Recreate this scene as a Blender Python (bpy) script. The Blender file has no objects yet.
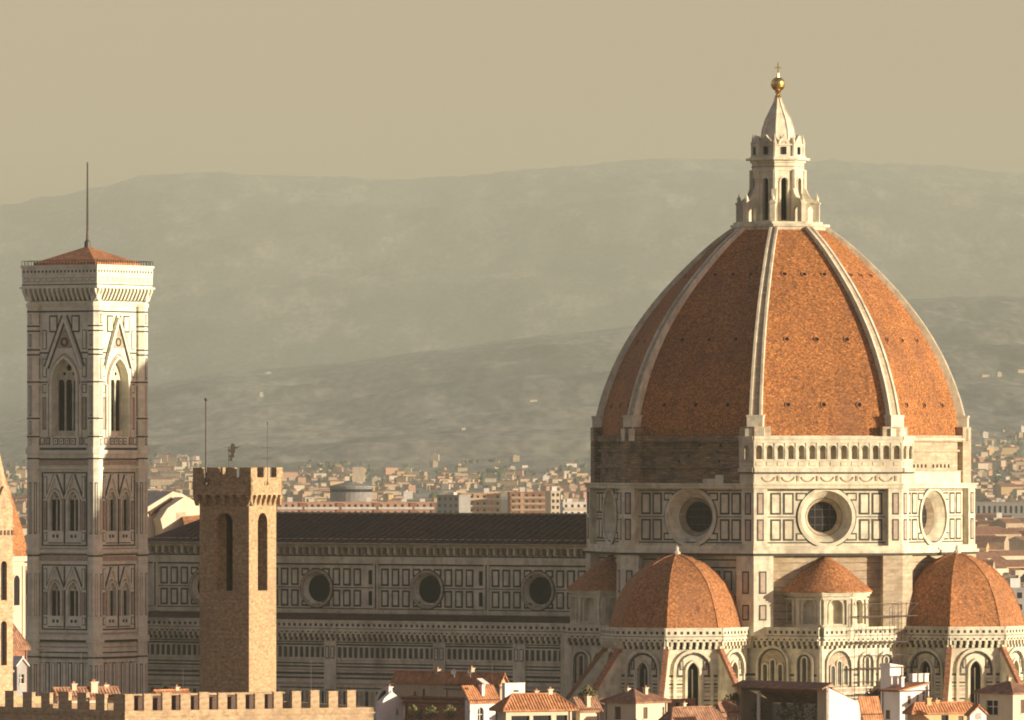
import bpy, math, random
from math import sin, cos, radians as R, pi, sqrt, tan, atan2, hypot
from mathutils import Vector, noise
from mathutils.geometry import tessellate_polygon

random.seed(7)
C = bpy.context.scene.collection
SC = bpy.context.scene

# ------------------------------------------------------------------ camera
F = 7560.0                      # focal length in pixels of the 1024 px wide picture
CAMZ, HOR = 53.0, 455.0         # camera height above the plain, picture row of the horizon
cam = bpy.data.objects.new('camera', bpy.data.cameras.new('camera'))
C.objects.link(cam)
cam.location = (0, 0, CAMZ)
cam.rotation_euler = (R(90), 0, 0)
cam.data.sensor_width = 36
cam.data.lens = F / 1024 * 36
cam.data.shift_y = (HOR - 360) / 1024
cam.data.clip_start = 5
cam.data.clip_end = 60000
SC.camera = cam

# ------------------------------------------------------------------ light
SUN_AZ, SUN_EL = 67.9, 6.7     # azimuth measured from the way back to the camera, to the right
world = bpy.data.worlds.new('World')
SC.world = world
world.use_nodes = True
wn = world.node_tree.nodes
wl = world.node_tree.links
for n in list(wn):
    wn.remove(n)
sky = wn.new('ShaderNodeTexSky')
sky.sky_type = 'NISHITA'
sky.sun_disc = False
sky.sun_elevation = R(SUN_EL)
sky.sun_rotation = R(180 - SUN_AZ)
sky.dust_density = 1.0
sky.air_density = 1.0
sky.ozone_density = 1.0
tint = wn.new('ShaderNodeMix')
tint.data_type = 'RGBA'
tint.blend_type = 'MULTIPLY'
tint.inputs[0].default_value = 1.0
tint.inputs[7].default_value = (1.16, 0.80, 0.93, 1)     # the warm toning of the print
bg = wn.new('ShaderNodeBackground')
bg.inputs[1].default_value = 0.077
wo = wn.new('ShaderNodeOutputWorld')
wl.new(sky.outputs[0], tint.inputs[6])
wl.new(tint.outputs[2], bg.inputs[0])
wl.new(bg.outputs[0], wo.inputs[0])

sl = bpy.data.lights.new('sun', 'SUN')
sl.energy = 4.6
sl.angle = R(0.5)
sl.color = (1.0, 0.86, 0.67)
sun = bpy.data.objects.new('sun', sl)
C.objects.link(sun)
sd = Vector((sin(R(SUN_AZ)) * cos(R(SUN_EL)), -cos(R(SUN_AZ)) * cos(R(SUN_EL)), sin(R(SUN_EL))))
sun.rotation_euler = sd.to_track_quat('Z', 'Y').to_euler()
sun.location = (400, 400, 600)

SC.render.engine = 'CYCLES'
SC.cycles.max_bounces = 5
SC.cycles.volume_bounces = 1
SC.cycles.use_denoising = True
SC.cycles.filter_width = 1.9
SC.view_settings.view_transform = 'Standard'
SC.view_settings.look = 'None'
SC.view_settings.gamma = 1
SC.view_settings.exposure = 0.88

# ------------------------------------------------------------------ helpers
def at(px, py, Y):
    """the point at distance Y that the camera sees at pixel px, py"""
    return Vector(((px - 512) * Y / F, Y, CAMZ + (HOR - py) * Y / F))

def zat(py, Y):
    return CAMZ + (HOR - py) * Y / F

class Fr:
    """a wall frame: u to the right as seen from outside, v up, n outwards"""
    def __init__(s, o, u, v=(0, 0, 1)):
        s.o = Vector(o); s.u = Vector(u).normalized(); s.v = Vector(v).normalized()
        s.n = s.u.cross(s.v)
    def p(s, u, v, d=0.0):
        return s.o + s.u * u + s.v * v + s.n * d

def face_fr(ang, apo, c=(0, 0)):
    a = R(ang)
    return Fr((c[0] + apo * cos(a), c[1] + apo * sin(a), 0), (-sin(a), cos(a), 0))

def seg_fr(p, q):
    """frame of the wall running from p to q (outside on the right-hand side of travel)"""
    d = Vector((q[0] - p[0], q[1] - p[1], 0))
    return Fr((p[0], p[1], 0), d), d.length

class MB:
    def __init__(s):
        s.v = []; s.f = []; s.m = []; s.uv = []; s.has_uv = False
    def face(s, pts, mi=0, uv=None):
        b = len(s.v)
        s.v += [tuple(p) for p in pts]
        s.f.append(tuple(range(b, b + len(pts)))); s.m.append(mi)
        if uv: s.has_uv = True
        s.uv.append(uv)
    def box(s, fr, u0, u1, v0, v1, d0, d1, mi=0, back=False):
        P = fr.p
        a, b, c, d = P(u0, v0, d1), P(u1, v0, d1), P(u1, v1, d1), P(u0, v1, d1)
        e, f, g, h = P(u0, v0, d0), P(u1, v0, d0), P(u1, v1, d0), P(u0, v1, d0)
        s.face([a, b, c, d], mi); s.face([b, f, g, c], mi); s.face([e, a, d, h], mi)
        s.face([d, c, g, h], mi); s.face([e, f, b, a], mi)
        if back: s.face([f, e, h, g], mi)
    def cbox(s, x0, x1, y0, y1, z0, z1, mi=0):
        s.box(Fr((x0, y0, 0), (1, 0, 0)), 0, x1 - x0, z0, z1, -(y1 - y0), 0, mi, True)
    def prism(s, fr, poly, d0, d1, mi=0, back=True, mi_side=None):
        ms = mi if mi_side is None else mi_side
        tri = tessellate_polygon([[Vector((x, y, 0)) for x, y in poly]])
        ar = sum(poly[i][0] * poly[(i + 1) % len(poly)][1] - poly[(i + 1) % len(poly)][0] * poly[i][1] for i in range(len(poly)))
        if ar < 0: poly = poly[::-1]; tri = tessellate_polygon([[Vector((x, y, 0)) for x, y in poly]])
        for t in tri:
            q = [poly[i] for i in t]
            if (q[1][0]-q[0][0])*(q[2][1]-q[0][1]) - (q[1][1]-q[0][1])*(q[2][0]-q[0][0]) < 0: q = q[::-1]
            s.face([fr.p(x, y, d1) for x, y in q], mi)
            if back: s.face([fr.p(x, y, d0) for x, y in q[::-1]], mi)
        n = len(poly)
        for i in range(n):
            a, b = poly[i], poly[(i + 1) % n]
            s.face([fr.p(a[0], a[1], d0), fr.p(b[0], b[1], d0), fr.p(b[0], b[1], d1), fr.p(a[0], a[1], d1)], ms)
    def plan(s, pts, z0, z1, mi=0, mi_top=None):
        """vertical prism over a plan polygon"""
        s.prism(Fr((0, 0, 0), (1, 0, 0), (0, 1, 0)), [tuple(p) for p in pts], z0, z1, mi if mi_top is None else mi_top, True, mi)
    def wall(s, fr, outer, holes, d=0.0, depth=0.6, mi=0, mi_rev=0):
        loops = [[Vector((x, y, 0)) for x, y in outer]] + [[Vector((x, y, 0)) for x, y in h] for h in holes]
        flat = [p for l in loops for p in l]
        for t in tessellate_polygon(loops):
            q = [flat[i] for i in t]
            if (q[1].x-q[0].x)*(q[2].y-q[0].y) - (q[1].y-q[0].y)*(q[2].x-q[0].x) < 0: q = q[::-1]
            s.face([fr.p(p.x, p.y, d) for p in q], mi)
        for h in holes:
            n = len(h)
            for i in range(n):
                a, b = h[i], h[(i + 1) % n]
                s.face([fr.p(a[0], a[1], d), fr.p(b[0], b[1], d), fr.p(b[0], b[1], d - depth), fr.p(a[0], a[1], d - depth)], mi_rev)
    def arc(s, fr, cu, cv, r0, r1, d0, d1, a0=0, a1=180, n=12, mi=0):
        for i in range(n):
            t0, t1 = R(a0 + (a1 - a0) * i / n), R(a0 + (a1 - a0) * (i + 1) / n)
            A = lambda r, t, d: fr.p(cu + r * cos(t), cv + r * sin(t), d)
            s.face([A(r0, t0, d1), A(r1, t0, d1), A(r1, t1, d1), A(r0, t1, d1)], mi)
            s.face([A(r1, t0, d0), A(r1, t1, d0), A(r1, t1, d1), A(r1, t0, d1)], mi)
            s.face([A(r0, t0, d0), A(r0, t0, d1), A(r0, t1, d1), A(r0, t1, d0)], mi)
    def bar(s, fr, u0, v0, u1, v1, w, d0, d1, mi=0):
        dx, dy = u1 - u0, v1 - v0; l = hypot(dx, dy); nx, ny = -dy / l * w / 2, dx / l * w / 2
        s.prism(fr, [(u0 - nx, v0 - ny), (u1 - nx, v1 - ny), (u1 + nx, v1 + ny), (u0 + nx, v0 + ny)], d0, d1, mi, False)
    def disc(s, fr, cu, cv, r, d, n=24, mi=0):
        s.face([fr.p(cu + r * cos(2 * pi * i / n), cv + r * sin(2 * pi * i / n), d) for i in range(n)], mi)
    def cone(s, fr, cu, cv, r0, d0, r1, d1, n=32, mi=0):
        for i in range(n):
            t0, t1 = 2 * pi * i / n, 2 * pi * (i + 1) / n
            A = lambda r, t, d: fr.p(cu + r * cos(t), cv + r * sin(t), d)
            s.face([A(r0, t0, d0), A(r0, t1, d0), A(r1, t1, d1), A(r1, t0, d1)], mi)
    def lathe(s, c, prof, n=16, mi=0, ph=0.0, a0=0.0, a1=360.0):
        for j in range(len(prof) - 1):
            (ra, za), (rb, zb) = prof[j], prof[j + 1]
            for i in range(n):
                t0 = R(ph + a0 + (a1 - a0) * i / n); t1 = R(ph + a0 + (a1 - a0) * (i + 1) / n)
                q = []
                for r, t, z in ((ra, t0, za), (ra, t1, za), (rb, t1, zb), (rb, t0, zb)):
                    p = (c[0] + r * cos(t), c[1] + r * sin(t), z)
                    if not q or (Vector(p) - Vector(q[-1])).length > 1e-5: q.append(p)
                if len(q) > 2 and (Vector(q[0]) - Vector(q[-1])).length < 1e-5: q.pop()
                if len(q) > 2: s.face(q, mi)
    def tube(s, a, b, r, n=6, mi=0, r2=None):
        a, b = Vector(a), Vector(b); d = (b - a).normalized()
        x = d.orthogonal().normalized(); y = d.cross(x)
        r2 = r if r2 is None else r2
        ra = [a + (x * cos(2*pi*i/n) + y * sin(2*pi*i/n)) * r for i in range(n)]
        rb = [b + (x * cos(2*pi*i/n) + y * sin(2*pi*i/n)) * r2 for i in range(n)]
        for i in range(n):
            k = (i + 1) % n
            s.face([ra[i], ra[k], rb[k], rb[i]], mi)
        s.face(ra[::-1], mi); s.face(rb, mi)
    def ball(s, c, r, n=14, mi=0, sz=1.0):
        s.lathe(c, [(max(1e-6, r * sin(pi * i / 8)), c[2] - sz * r * cos(pi * i / 8)) for i in range(9)], n, mi)
    def build(s, name, mats, parent=None, smooth=False):
        me = bpy.data.meshes.new(name)
        me.from_pydata(s.v, [], s.f)
        for m in mats: me.materials.append(m)
        me.polygons.foreach_set('material_index', s.m)
        if s.has_uv:
            l = me.uv_layers.new(name='UVMap')
            k = 0
            for f, uv in zip(s.f, s.uv):
                for j in range(len(f)):
                    l.data[k].uv = uv[j] if uv else (0, 0); k += 1
        if smooth:
            me.polygons.foreach_set('use_smooth', [True] * len(s.f))
        me.update()
        o = bpy.data.objects.new(name, me)
        C.objects.link(o)
        if parent: o.parent = parent
        return o

def thing(name, label, cat, loc=(0, 0, 0), rz=0.0, group=None):
    o = bpy.data.objects.new(name, None)
    C.objects.link(o)
    o.location = loc; o.rotation_euler = (0, 0, R(rz))
    return tag(o, label, cat, group)

def tag(o, label, cat, group=None):
    o['label'] = label; o['category'] = cat
    if group: o['group'] = group
    return o

# ------------------------------------------------------------------ materials
def col(c): return (c[0], c[1], c[2], 1)

def mat(name, ramp, scale=1.0, rough=0.85, detail=5.0, stretch=(1, 1, 1), stain=None, bump=0.0, metallic=0.0, coord='Object'):
    m = bpy.data.materials.new(name); m.use_nodes = True
    N, L = m.node_tree.nodes, m.node_tree.links
    b = N['Principled BSDF']
    b.inputs['Roughness'].default_value = rough
    b.inputs['Metallic'].default_value = metallic
    tc = N.new('ShaderNodeTexCoord'); mp = N.new('ShaderNodeMapping')
    mp.inputs['Scale'].default_value = stretch
    L.new(tc.outputs[coord], mp.inputs[0])
    nz = N.new('ShaderNodeTexNoise'); nz.inputs['Scale'].default_value = scale; nz.inputs['Detail'].default_value = detail
    nz.inputs['Roughness'].default_value = 0.62
    L.new(mp.outputs[0], nz.inputs['Vector'])
    rp = N.new('ShaderNodeValToRGB')
    e = rp.color_ramp.elements
    while len(e) < len(ramp): e.new(0.5)
    for k, (p, c) in enumerate(ramp):
        e[k].position = p; e[k].color = col(c)
    L.new(nz.outputs[0], rp.inputs[0])
    out = rp.outputs[0]
    if stain:
        sc, lo, hi, c2, st = stain
        mp2 = N.new('ShaderNodeMapping'); mp2.inputs['Scale'].default_value = st
        L.new(tc.outputs[coord], mp2.inputs[0])
        n2 = N.new('ShaderNodeTexNoise'); n2.inputs['Scale'].default_value = sc; n2.inputs['Detail'].default_value = 6
        L.new(mp2.outputs[0], n2.inputs['Vector'])
        r2 = N.new('ShaderNodeValToRGB')
        r2.color_ramp.elements[0].position = lo; r2.color_ramp.elements[0].color = (0, 0, 0, 1)
        r2.color_ramp.elements[1].position = hi; r2.color_ramp.elements[1].color = (1, 1, 1, 1)
        L.new(n2.outputs[0], r2.inputs[0])
        mx = N.new('ShaderNodeMix'); mx.data_type = 'RGBA'; mx.blend_type = 'MIX'
        L.new(r2.outputs[0], mx.inputs[0]); L.new(out, mx.inputs[6]); mx.inputs[7].default_value = col(c2)
        out = mx.outputs[2]
    L.new(out, b.inputs['Base Color'])
    if bump:
        bp = N.new('ShaderNodeBump'); bp.inputs['Strength'].default_value = 0.6; bp.inputs['Distance'].default_value = bump
        L.new(nz.outputs[0], bp.inputs['Height']); L.new(bp.outputs[0], b.inputs['Normal'])
    return m

def tile_mat(name, c0, c1, c2, period=0.42):
    """clay pan tiles: rows run down the slope (uv in metres)"""
    m = mat(name, [(0.3, c0), (0.5, c1), (0.7, c2)], 1.3, 0.85, 6, (1, 1, 1), (0.25, 0.5, 0.75, tuple(x * 0.55 for x in c1), (1, 1, 1)))
    N, L = m.node_tree.nodes, m.node_tree.links
    b = N['Principled BSDF']
    uv = N.new('ShaderNodeTexCoord')
    w = N.new('ShaderNodeTexWave'); w.wave_type = 'BANDS'; w.bands_direction = 'X'
    w.inputs['Scale'].default_value = 1 / period * 0.314; w.inputs['Distortion'].default_value = 0.3
    L.new(uv.outputs['UV'], w.inputs['Vector'])
    bp = N.new('ShaderNodeBump'); bp.inputs['Strength'].default_value = 1.0; bp.inputs['Distance'].default_value = 0.12
    L.new(w.outputs['Fac'], bp.inputs['Height']); L.new(bp.outputs[0], b.inputs['Normal'])
    return m

def blocks(m, bw, bh, lo, hi, mortar, msize=0.03, k=0.4):
    """multiply the colour by courses of stone blocks that differ from one to the next"""
    N, L = m.node_tree.nodes, m.node_tree.links
    b = N['Principled BSDF']; src = b.inputs['Base Color'].links[0].from_socket
    tc = N.new('ShaderNodeTexCoord'); sp = N.new('ShaderNodeSeparateXYZ'); L.new(tc.outputs['Object'], sp.inputs[0])
    ma = N.new('ShaderNodeMath'); ma.operation = 'MULTIPLY_ADD'; L.new(sp.outputs[1], ma.inputs[0]); ma.inputs[1].default_value = k; L.new(sp.outputs[0], ma.inputs[2])
    cb = N.new('ShaderNodeCombineXYZ'); L.new(ma.outputs[0], cb.inputs[0]); L.new(sp.outputs[2], cb.inputs[1])
    br = N.new('ShaderNodeTexBrick'); L.new(cb.outputs[0], br.inputs['Vector'])
    br.inputs['Color1'].default_value = (lo, lo, lo, 1); br.inputs['Color2'].default_value = (hi, hi * .985, hi * .96, 1)
    br.inputs['Mortar'].default_value = (mortar, mortar, mortar, 1); br.inputs['Scale'].default_value = 1.0
    br.inputs['Mortar Size'].default_value = msize; br.inputs['Brick Width'].default_value = bw; br.inputs['Row Height'].default_value = bh
    mx = N.new('ShaderNodeMix'); mx.data_type = 'RGBA'; mx.blend_type = 'MULTIPLY'; mx.inputs[0].default_value = 1
    L.new(src, mx.inputs[6]); L.new(br.outputs['Color'], mx.inputs[7]); L.new(mx.outputs[2], b.inputs['Base Color'])

def tile_patches(m, sc, lo, hi, streak=True):
    """single tiles of differing tone, mended patches and rain streaks"""
    N, L = m.node_tree.nodes, m.node_tree.links
    b = N['Principled BSDF']; src = b.inputs['Base Color'].links[0].from_socket
    tc = N.new('ShaderNodeTexCoord'); mp = N.new('ShaderNodeMapping'); mp.inputs['Scale'].default_value = (1, 1, 1.5)
    L.new(tc.outputs['Object'], mp.inputs[0])
    vo = N.new('ShaderNodeTexVoronoi'); vo.inputs['Scale'].default_value = sc; L.new(mp.outputs[0], vo.inputs['Vector'])
    sp = N.new('ShaderNodeSeparateColor'); L.new(vo.outputs['Color'], sp.inputs[0])
    mr = N.new('ShaderNodeMapRange'); mr.inputs['To Min'].default_value = lo; mr.inputs['To Max'].default_value = hi
    L.new(sp.outputs[0], mr.inputs['Value'])
    vm = N.new('ShaderNodeVectorMath'); vm.operation = 'SCALE'; L.new(src, vm.inputs[0]); L.new(mr.outputs[0], vm.inputs['Scale'])
    out = vm.outputs[0]
    for (st, s2, a, c, f) in (((1, 1, 0.05), 1.1, 0.56, 0.74, 0.68), ((1, 1, 1), 0.085, 0.42, 0.62, 0.80)):
        m2 = N.new('ShaderNodeMapping'); m2.inputs['Scale'].default_value = st; L.new(tc.outputs['Object'], m2.inputs[0])
        n2 = N.new('ShaderNodeTexNoise'); n2.inputs['Scale'].default_value = s2; n2.inputs['Detail'].default_value = 4; L.new(m2.outputs[0], n2.inputs['Vector'])
        r2 = N.new('ShaderNodeMapRange'); r2.inputs['From Min'].default_value = a; r2.inputs['From Max'].default_value = c
        r2.inputs['To Min'].default_value = 1.0; r2.inputs['To Max'].default_value = f; L.new(n2.outputs[0], r2.inputs['Value'])
        v2 = N.new('ShaderNodeVectorMath'); v2.operation = 'SCALE'; L.new(out, v2.inputs[0]); L.new(r2.outputs[0], v2.inputs['Scale']); out = v2.outputs[0]
    L.new(out, b.inputs['Base Color'])

MARBLE = mat('white_marble', [(0.32, (0.47, 0.425, 0.305)), (0.5, (0.68, 0.64, 0.465)), (0.68, (0.77, 0.73, 0.55))], 0.9, 0.7, 6, (1, 1, 0.5), (0.18, 0.52, 0.72, (0.42, 0.37, 0.26), (1, 1, 0.35)))
TMARBLE = mat('pale_marble', [(0.32, (0.61, 0.60, 0.45)), (0.5, (0.76, 0.755, 0.585)), (0.68, (0.82, 0.81, 0.65))], 0.9, 0.7, 6, (1, 1, 0.5), (0.18, 0.55, 0.75, (0.57, 0.555, 0.41), (1, 1, 0.35)))
GREEN = mat('green_marble', [(0.35, (0.028, 0.029, 0.020)), (0.65, (0.068, 0.066, 0.045))], 1.6, 0.7)
PINK = mat('pink_marble', [(0.35, (0.36, 0.27, 0.195)), (0.65, (0.50, 0.40, 0.30))], 1.2, 0.75)
BUFF = mat('buff_stone', [(0.35, (0.36, 0.285, 0.185)), (0.65, (0.52, 0.435, 0.30))], 0.8, 0.85, 6, (1, 1, 2.5), (0.3, 0.5, 0.7, (0.36, 0.28, 0.17), (1, 1, 0.5)))
ROUGH = mat('rough_masonry', [(0.3, (0.15, 0.10, 0.055)), (0.5, (0.27, 0.19, 0.105)), (0.7, (0.41, 0.30, 0.175))], 0.8, 0.95, 7, (1, 1, 3.5), (0.35, 0.5, 0.7, (0.10, 0.075, 0.05), (1, 1, 1)), 0.3)
DOME = mat('dome_tiles', [(0.30, (0.10, 0.036, 0.012)), (0.44, (0.28, 0.100, 0.024)), (0.55, (0.43, 0.170, 0.040)), (0.70, (0.60, 0.285, 0.085))], 2.9, 0.85, 8, (1, 1, 1.3), (0.16, 0.5, 0.8, (0.24, 0.095, 0.035), (1, 1, 0.3)), 0.15)
SCALE = mat('scale_tiles', [(0.32, (0.17, 0.062, 0.022)), (0.5, (0.41, 0.165, 0.052)), (0.7, (0.57, 0.28, 0.105))], 2.6, 0.85, 6, (1, 1, 1), (0.3, 0.5, 0.8, (0.34, 0.15, 0.06), (1, 1, 1)), 0.15)
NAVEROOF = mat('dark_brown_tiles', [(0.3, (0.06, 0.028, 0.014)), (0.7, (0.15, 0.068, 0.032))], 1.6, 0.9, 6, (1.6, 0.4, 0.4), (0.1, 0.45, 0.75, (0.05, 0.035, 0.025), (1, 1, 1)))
DARK = mat('dark_glass', [(0.3, (0.006, 0.006, 0.007)), (0.7, (0.018, 0.016, 0.016))], 1.5, 0.6)
DARK.node_tree.nodes['Principled BSDF'].inputs['Specular IOR Level'].default_value = 0.15
SHADESTONE = mat('painted_shade_stone', [(0.3, (0.03, 0.022, 0.015)), (0.7, (0.08, 0.058, 0.038))], 1.2, 0.95)  # belfry interior: its shade is painted into the stone colour
GOLD = mat('gilded_copper', [(0.3, (0.75, 0.47, 0.13)), (0.7, (0.92, 0.62, 0.20))], 0.8, 0.32, 3, metallic=1.0)
LEAD = mat('dull_metal', [(0.3, (0.05, 0.04, 0.03)), (0.7, (0.09, 0.07, 0.05))], 2, 0.6)
STONE = mat('tower_stone', [(0.3, (0.20, 0.13, 0.068)), (0.5, (0.40, 0.285, 0.155)), (0.7, (0.54, 0.41, 0.24))], 2.2, 0.95, 7, (1, 1, 1.6), (0.25, 0.5, 0.75, (0.30, 0.215, 0.13), (1, 1, 0.6)), 0.12)
PSTONE = mat('palace_stone', [(0.3, (0.28, 0.19, 0.105)), (0.5, (0.48, 0.35, 0.205)), (0.7, (0.60, 0.455, 0.285))], 1.7, 0.95, 7, (1, 1, 1.4), (0.3, 0.5, 0.75, (0.36, 0.26, 0.155), (1, 1, 1)), 0.12)
WHITE = mat('white_plaster', [(0.3, (0.66, 0.61, 0.53)), (0.7, (0.80, 0.755, 0.68))], 0.5, 0.9, 5, (1, 1, 0.4), (0.35, 0.55, 0.8, (0.58, 0.52, 0.43), (1, 1, 0.3)))
CREAM = mat('cream_plaster', [(0.3, (0.55, 0.46, 0.32)), (0.7, (0.68, 0.585, 0.42))], 0.5, 0.9, 5, (1, 1, 0.4), (0.35, 0.55, 0.8, (0.44, 0.35, 0.235), (1, 1, 0.3)))
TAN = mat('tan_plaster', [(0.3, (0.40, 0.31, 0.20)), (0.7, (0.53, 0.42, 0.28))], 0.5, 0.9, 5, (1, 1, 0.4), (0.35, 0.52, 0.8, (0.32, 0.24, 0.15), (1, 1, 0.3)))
OCHRE = mat('ochre_plaster', [(0.3, (0.50, 0.34, 0.16)), (0.7, (0.62, 0.45, 0.23))], 0.5, 0.9, 5, (1, 1, 0.4))
SALMON = mat('salmon_plaster', [(0.3, (0.50, 0.28, 0.18)), (0.7, (0.62, 0.37, 0.24))], 0.5, 0.9)
BRICK = mat('brick', [(0.3, (0.25, 0.11, 0.06)), (0.7, (0.42, 0.21, 0.12))], 2.0, 0.95)
TILE = tile_mat('clay_tiles', (0.24, 0.095, 0.04), (0.47, 0.20, 0.08), (0.60, 0.31, 0.145))
TILEB = tile_mat('old_clay_tiles', (0.15, 0.075, 0.045), (0.31, 0.155, 0.085), (0.45, 0.265, 0.16))
WOOD = mat('brown_shutter', [(0.3, (0.07, 0.035, 0.02)), (0.7, (0.13, 0.065, 0.035))], 2, 0.7)
GREY = mat('grey_concrete', [(0.3, (0.25, 0.24, 0.22)), (0.7, (0.38, 0.365, 0.33))], 0.4, 0.9)
LEAF = mat('leaves', [(0.3, (0.05, 0.055, 0.022)), (0.5, (0.12, 0.115, 0.035)), (0.7, (0.30, 0.24, 0.075))], 1.4, 0.9)
FARWOOD = mat('far_trees', [(0.3, (0.08, 0.10, 0.06)), (0.7, (0.13, 0.145, 0.085))], 0.05, 0.95)

def hill_mat():
    m = bpy.data.materials.new('hillside'); m.use_nodes = True
    N, L = m.node_tree.nodes, m.node_tree.links
    b = N['Principled BSDF']; b.inputs['Roughness'].default_value = 0.95
    tc = N.new('ShaderNodeTexCoord')
    mp = N.new('ShaderNodeMapping'); mp.inputs['Scale'].default_value = (1, 0.11, 1)
    L.new(tc.outputs['Object'], mp.inputs[0])
    n1 = N.new('ShaderNodeTexNoise'); n1.inputs['Scale'].default_value = 0.0034; n1.inputs['Detail'].default_value = 7; n1.inputs['Roughness'].default_value = 0.7
    L.new(mp.outputs[0], n1.inputs['Vector'])
    r1 = N.new('ShaderNodeValToRGB'); e = r1.color_ramp.elements
    e[0].position = 0.44; e[0].color = (0.13, 0.16, 0.11, 1)
    e[1].position = 0.58; e[1].color = (0.52, 0.48, 0.33, 1)
    k = e.new(0.50); k.color = (0.21, 0.23, 0.155, 1)
    sz = N.new('ShaderNodeSeparateXYZ'); L.new(tc.outputs['Object'], sz.inputs[0])     # olive groves and fields low down, woods above
    mz = N.new('ShaderNodeMapRange'); mz.inputs['From Min'].default_value = 0; mz.inputs['From Max'].default_value = 520
    mz.inputs['To Min'].default_value = 0.10; mz.inputs['To Max'].default_value = -0.02
    L.new(sz.outputs[2], mz.inputs['Value'])
    ad = N.new('ShaderNodeMath'); ad.operation = 'ADD'; L.new(n1.outputs[0], ad.inputs[0]); L.new(mz.outputs[0], ad.inputs[1])
    L.new(ad.outputs[0], r1.inputs[0])
    vo = N.new('ShaderNodeTexVoronoi'); vo.inputs['Scale'].default_value = 0.004
    L.new(mp.outputs[0], vo.inputs['Vector'])
    hs = N.new('ShaderNodeHueSaturation'); hs.inputs['Saturation'].default_value = 0.35; hs.inputs['Value'].default_value = 0.30
    L.new(vo.outputs['Color'], hs.inputs['Color'])
    n2 = N.new('ShaderNodeTexNoise'); n2.inputs['Scale'].default_value = 0.04; n2.inputs['Detail'].default_value = 5
    L.new(mp.outputs[0], n2.inputs['Vector'])
    r2 = N.new('ShaderNodeValToRGB'); r2.color_ramp.elements[0].position = 0.35; r2.color_ramp.elements[0].color = (0.55, 0.55, 0.55, 1)
    r2.color_ramp.elements[1].position = 0.65; r2.color_ramp.elements[1].color = (1.25, 1.25, 1.25, 1)
    L.new(n2.outputs[0], r2.inputs[0])
    mx = N.new('ShaderNodeMix'); mx.data_type = 'RGBA'; mx.blend_type = 'MIX'; mx.inputs[0].default_value = 0.22
    L.new(r1.outputs[0], mx.inputs[6]); L.new(hs.outputs[0], mx.inputs[7])
    my = N.new('ShaderNodeMix'); my.data_type = 'RGBA'; my.blend_type = 'MULTIPLY'; my.inputs[0].default_value = 1
    L.new(mx.outputs[2], my.inputs[6]); L.new(r2.outputs[0], my.inputs[7])
    L.new(my.outputs[2], b.inputs['Base Color'])
    return m
blocks(MARBLE, 1.9, 0.8, 0.86, 1.04, 0.86, 0.02)
blocks(TMARBLE, 1.6, 0.7, 0.88, 1.04, 0.88, 0.02)
blocks(STONE, 0.8, 0.4, 0.86, 1.1, 0.9, 0.04, 1.0)
blocks(PSTONE, 0.8, 0.4, 0.87, 1.1, 0.9, 0.04, 0.8)
blocks(ROUGH, 1.1, 0.4, 0.7, 1.25, 0.6, 0.05)
blocks(BUFF, 1.3, 0.55, 0.84, 1.1, 0.8, 0.03)
blocks(BRICK, 0.5, 0.2, 0.75, 1.2, 0.9, 0.03)
tile_patches(DOME, 3.0, 0.64, 1.30)
tile_patches(SCALE, 3.0, 0.74, 1.25)
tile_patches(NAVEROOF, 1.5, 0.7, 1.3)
HILL = hill_mat()
PLAIN = mat('plain_ground', [(0.35, (0.12, 0.10, 0.07)), (0.55, (0.22, 0.17, 0.115)), (0.7, (0.30, 0.24, 0.17))], 0.012, 0.95, 8)

# ------------------------------------------------------------------ ground and hills
def interp(tab, x):
    if x <= tab[0][0]: return tab[0][1]
    for (a, fa), (b, fb) in zip(tab, tab[1:]):
        if x <= b:
            t = (x - a) / (b - a); t = t * t * (3 - 2 * t) * 0.5 + t * 0.5
            return fa + (fb - fa) * t
    return tab[-1][1]

NEAR = [(-1700, 405), (-1200, 380), (-800, 418), (-300, 452), (-100, 440), (0, 428), (28, 420), (150, 387), (230, 371), (330, 365), (420, 352), (560, 334), (640, 326), (800, 308), (900, 299), (1024, 296), (1200, 300), (1400, 320), (1800, 352), (2200, 330), (2700, 372)]
FARR = [(-1700, 260), (-1200, 232), (-700, 252), (-300, 225), (-100, 215), (0, 205), (50, 198), (100, 188), (140, 179), (180, 175), (230, 173), (300, 177), (420, 181), (480, 176), (530, 169), (640, 161), (720, 159), (860, 161), (940, 167), (1024, 172), (1200, 180), (1400, 190), (1800, 225), (2200, 205), (2700, 240)]
Y0, Y1, Y2, Y3 = 8800.0, 28000.0, 31000.0, 46000.0

def fbm(x, y, s, o=5):
    return noise.fractal(Vector((x / s, y / s, 3.7)), 0.9, 2.1, o)

def terrain(X, Y):
    if Y <= Y0: return -0.5
    px = 512 + X / Y * F
    z1 = zat(interp(NEAR, px), Y1)
    if Y <= Y1:
        t = (Y - Y0) / (Y1 - Y0)
        g = 0.55 * t * t * (3 - 2 * t) + 0.45 * t ** 1.6
        return -0.5 + (z1 + 0.5) * g + t * (1 - t) * (260 * fbm(X, Y, 2300) * 0.9 + 60 * fbm(X + 900, Y * .12, 420, 5)) + t * 7 * fbm(X, Y, 110, 4)
    z3 = zat(interp(FARR, px), Y3)
    if Y <= Y2:
        t = (Y - Y1) / (Y2 - Y1)
        return z1 * (1 - 0.35 * t) + 7 * fbm(X, Y, 110, 4)
    if Y <= Y3:
        t = (Y - Y2) / (Y3 - Y2)
        g = t * t * (3 - 2 * t) * 0.4 + 0.6 * t
        return z1 * 0.65 * (1 - g) + z3 * g + t * (1 - t) * (1000 * fbm(X, Y, 5000) * 0.6 + 100 * fbm(X + 900, Y * .12, 900, 5)) + t * 24 * fbm(X, Y, 260, 6)
    t = (Y - Y3) / 1500
    return z3 - 350 * t

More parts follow.
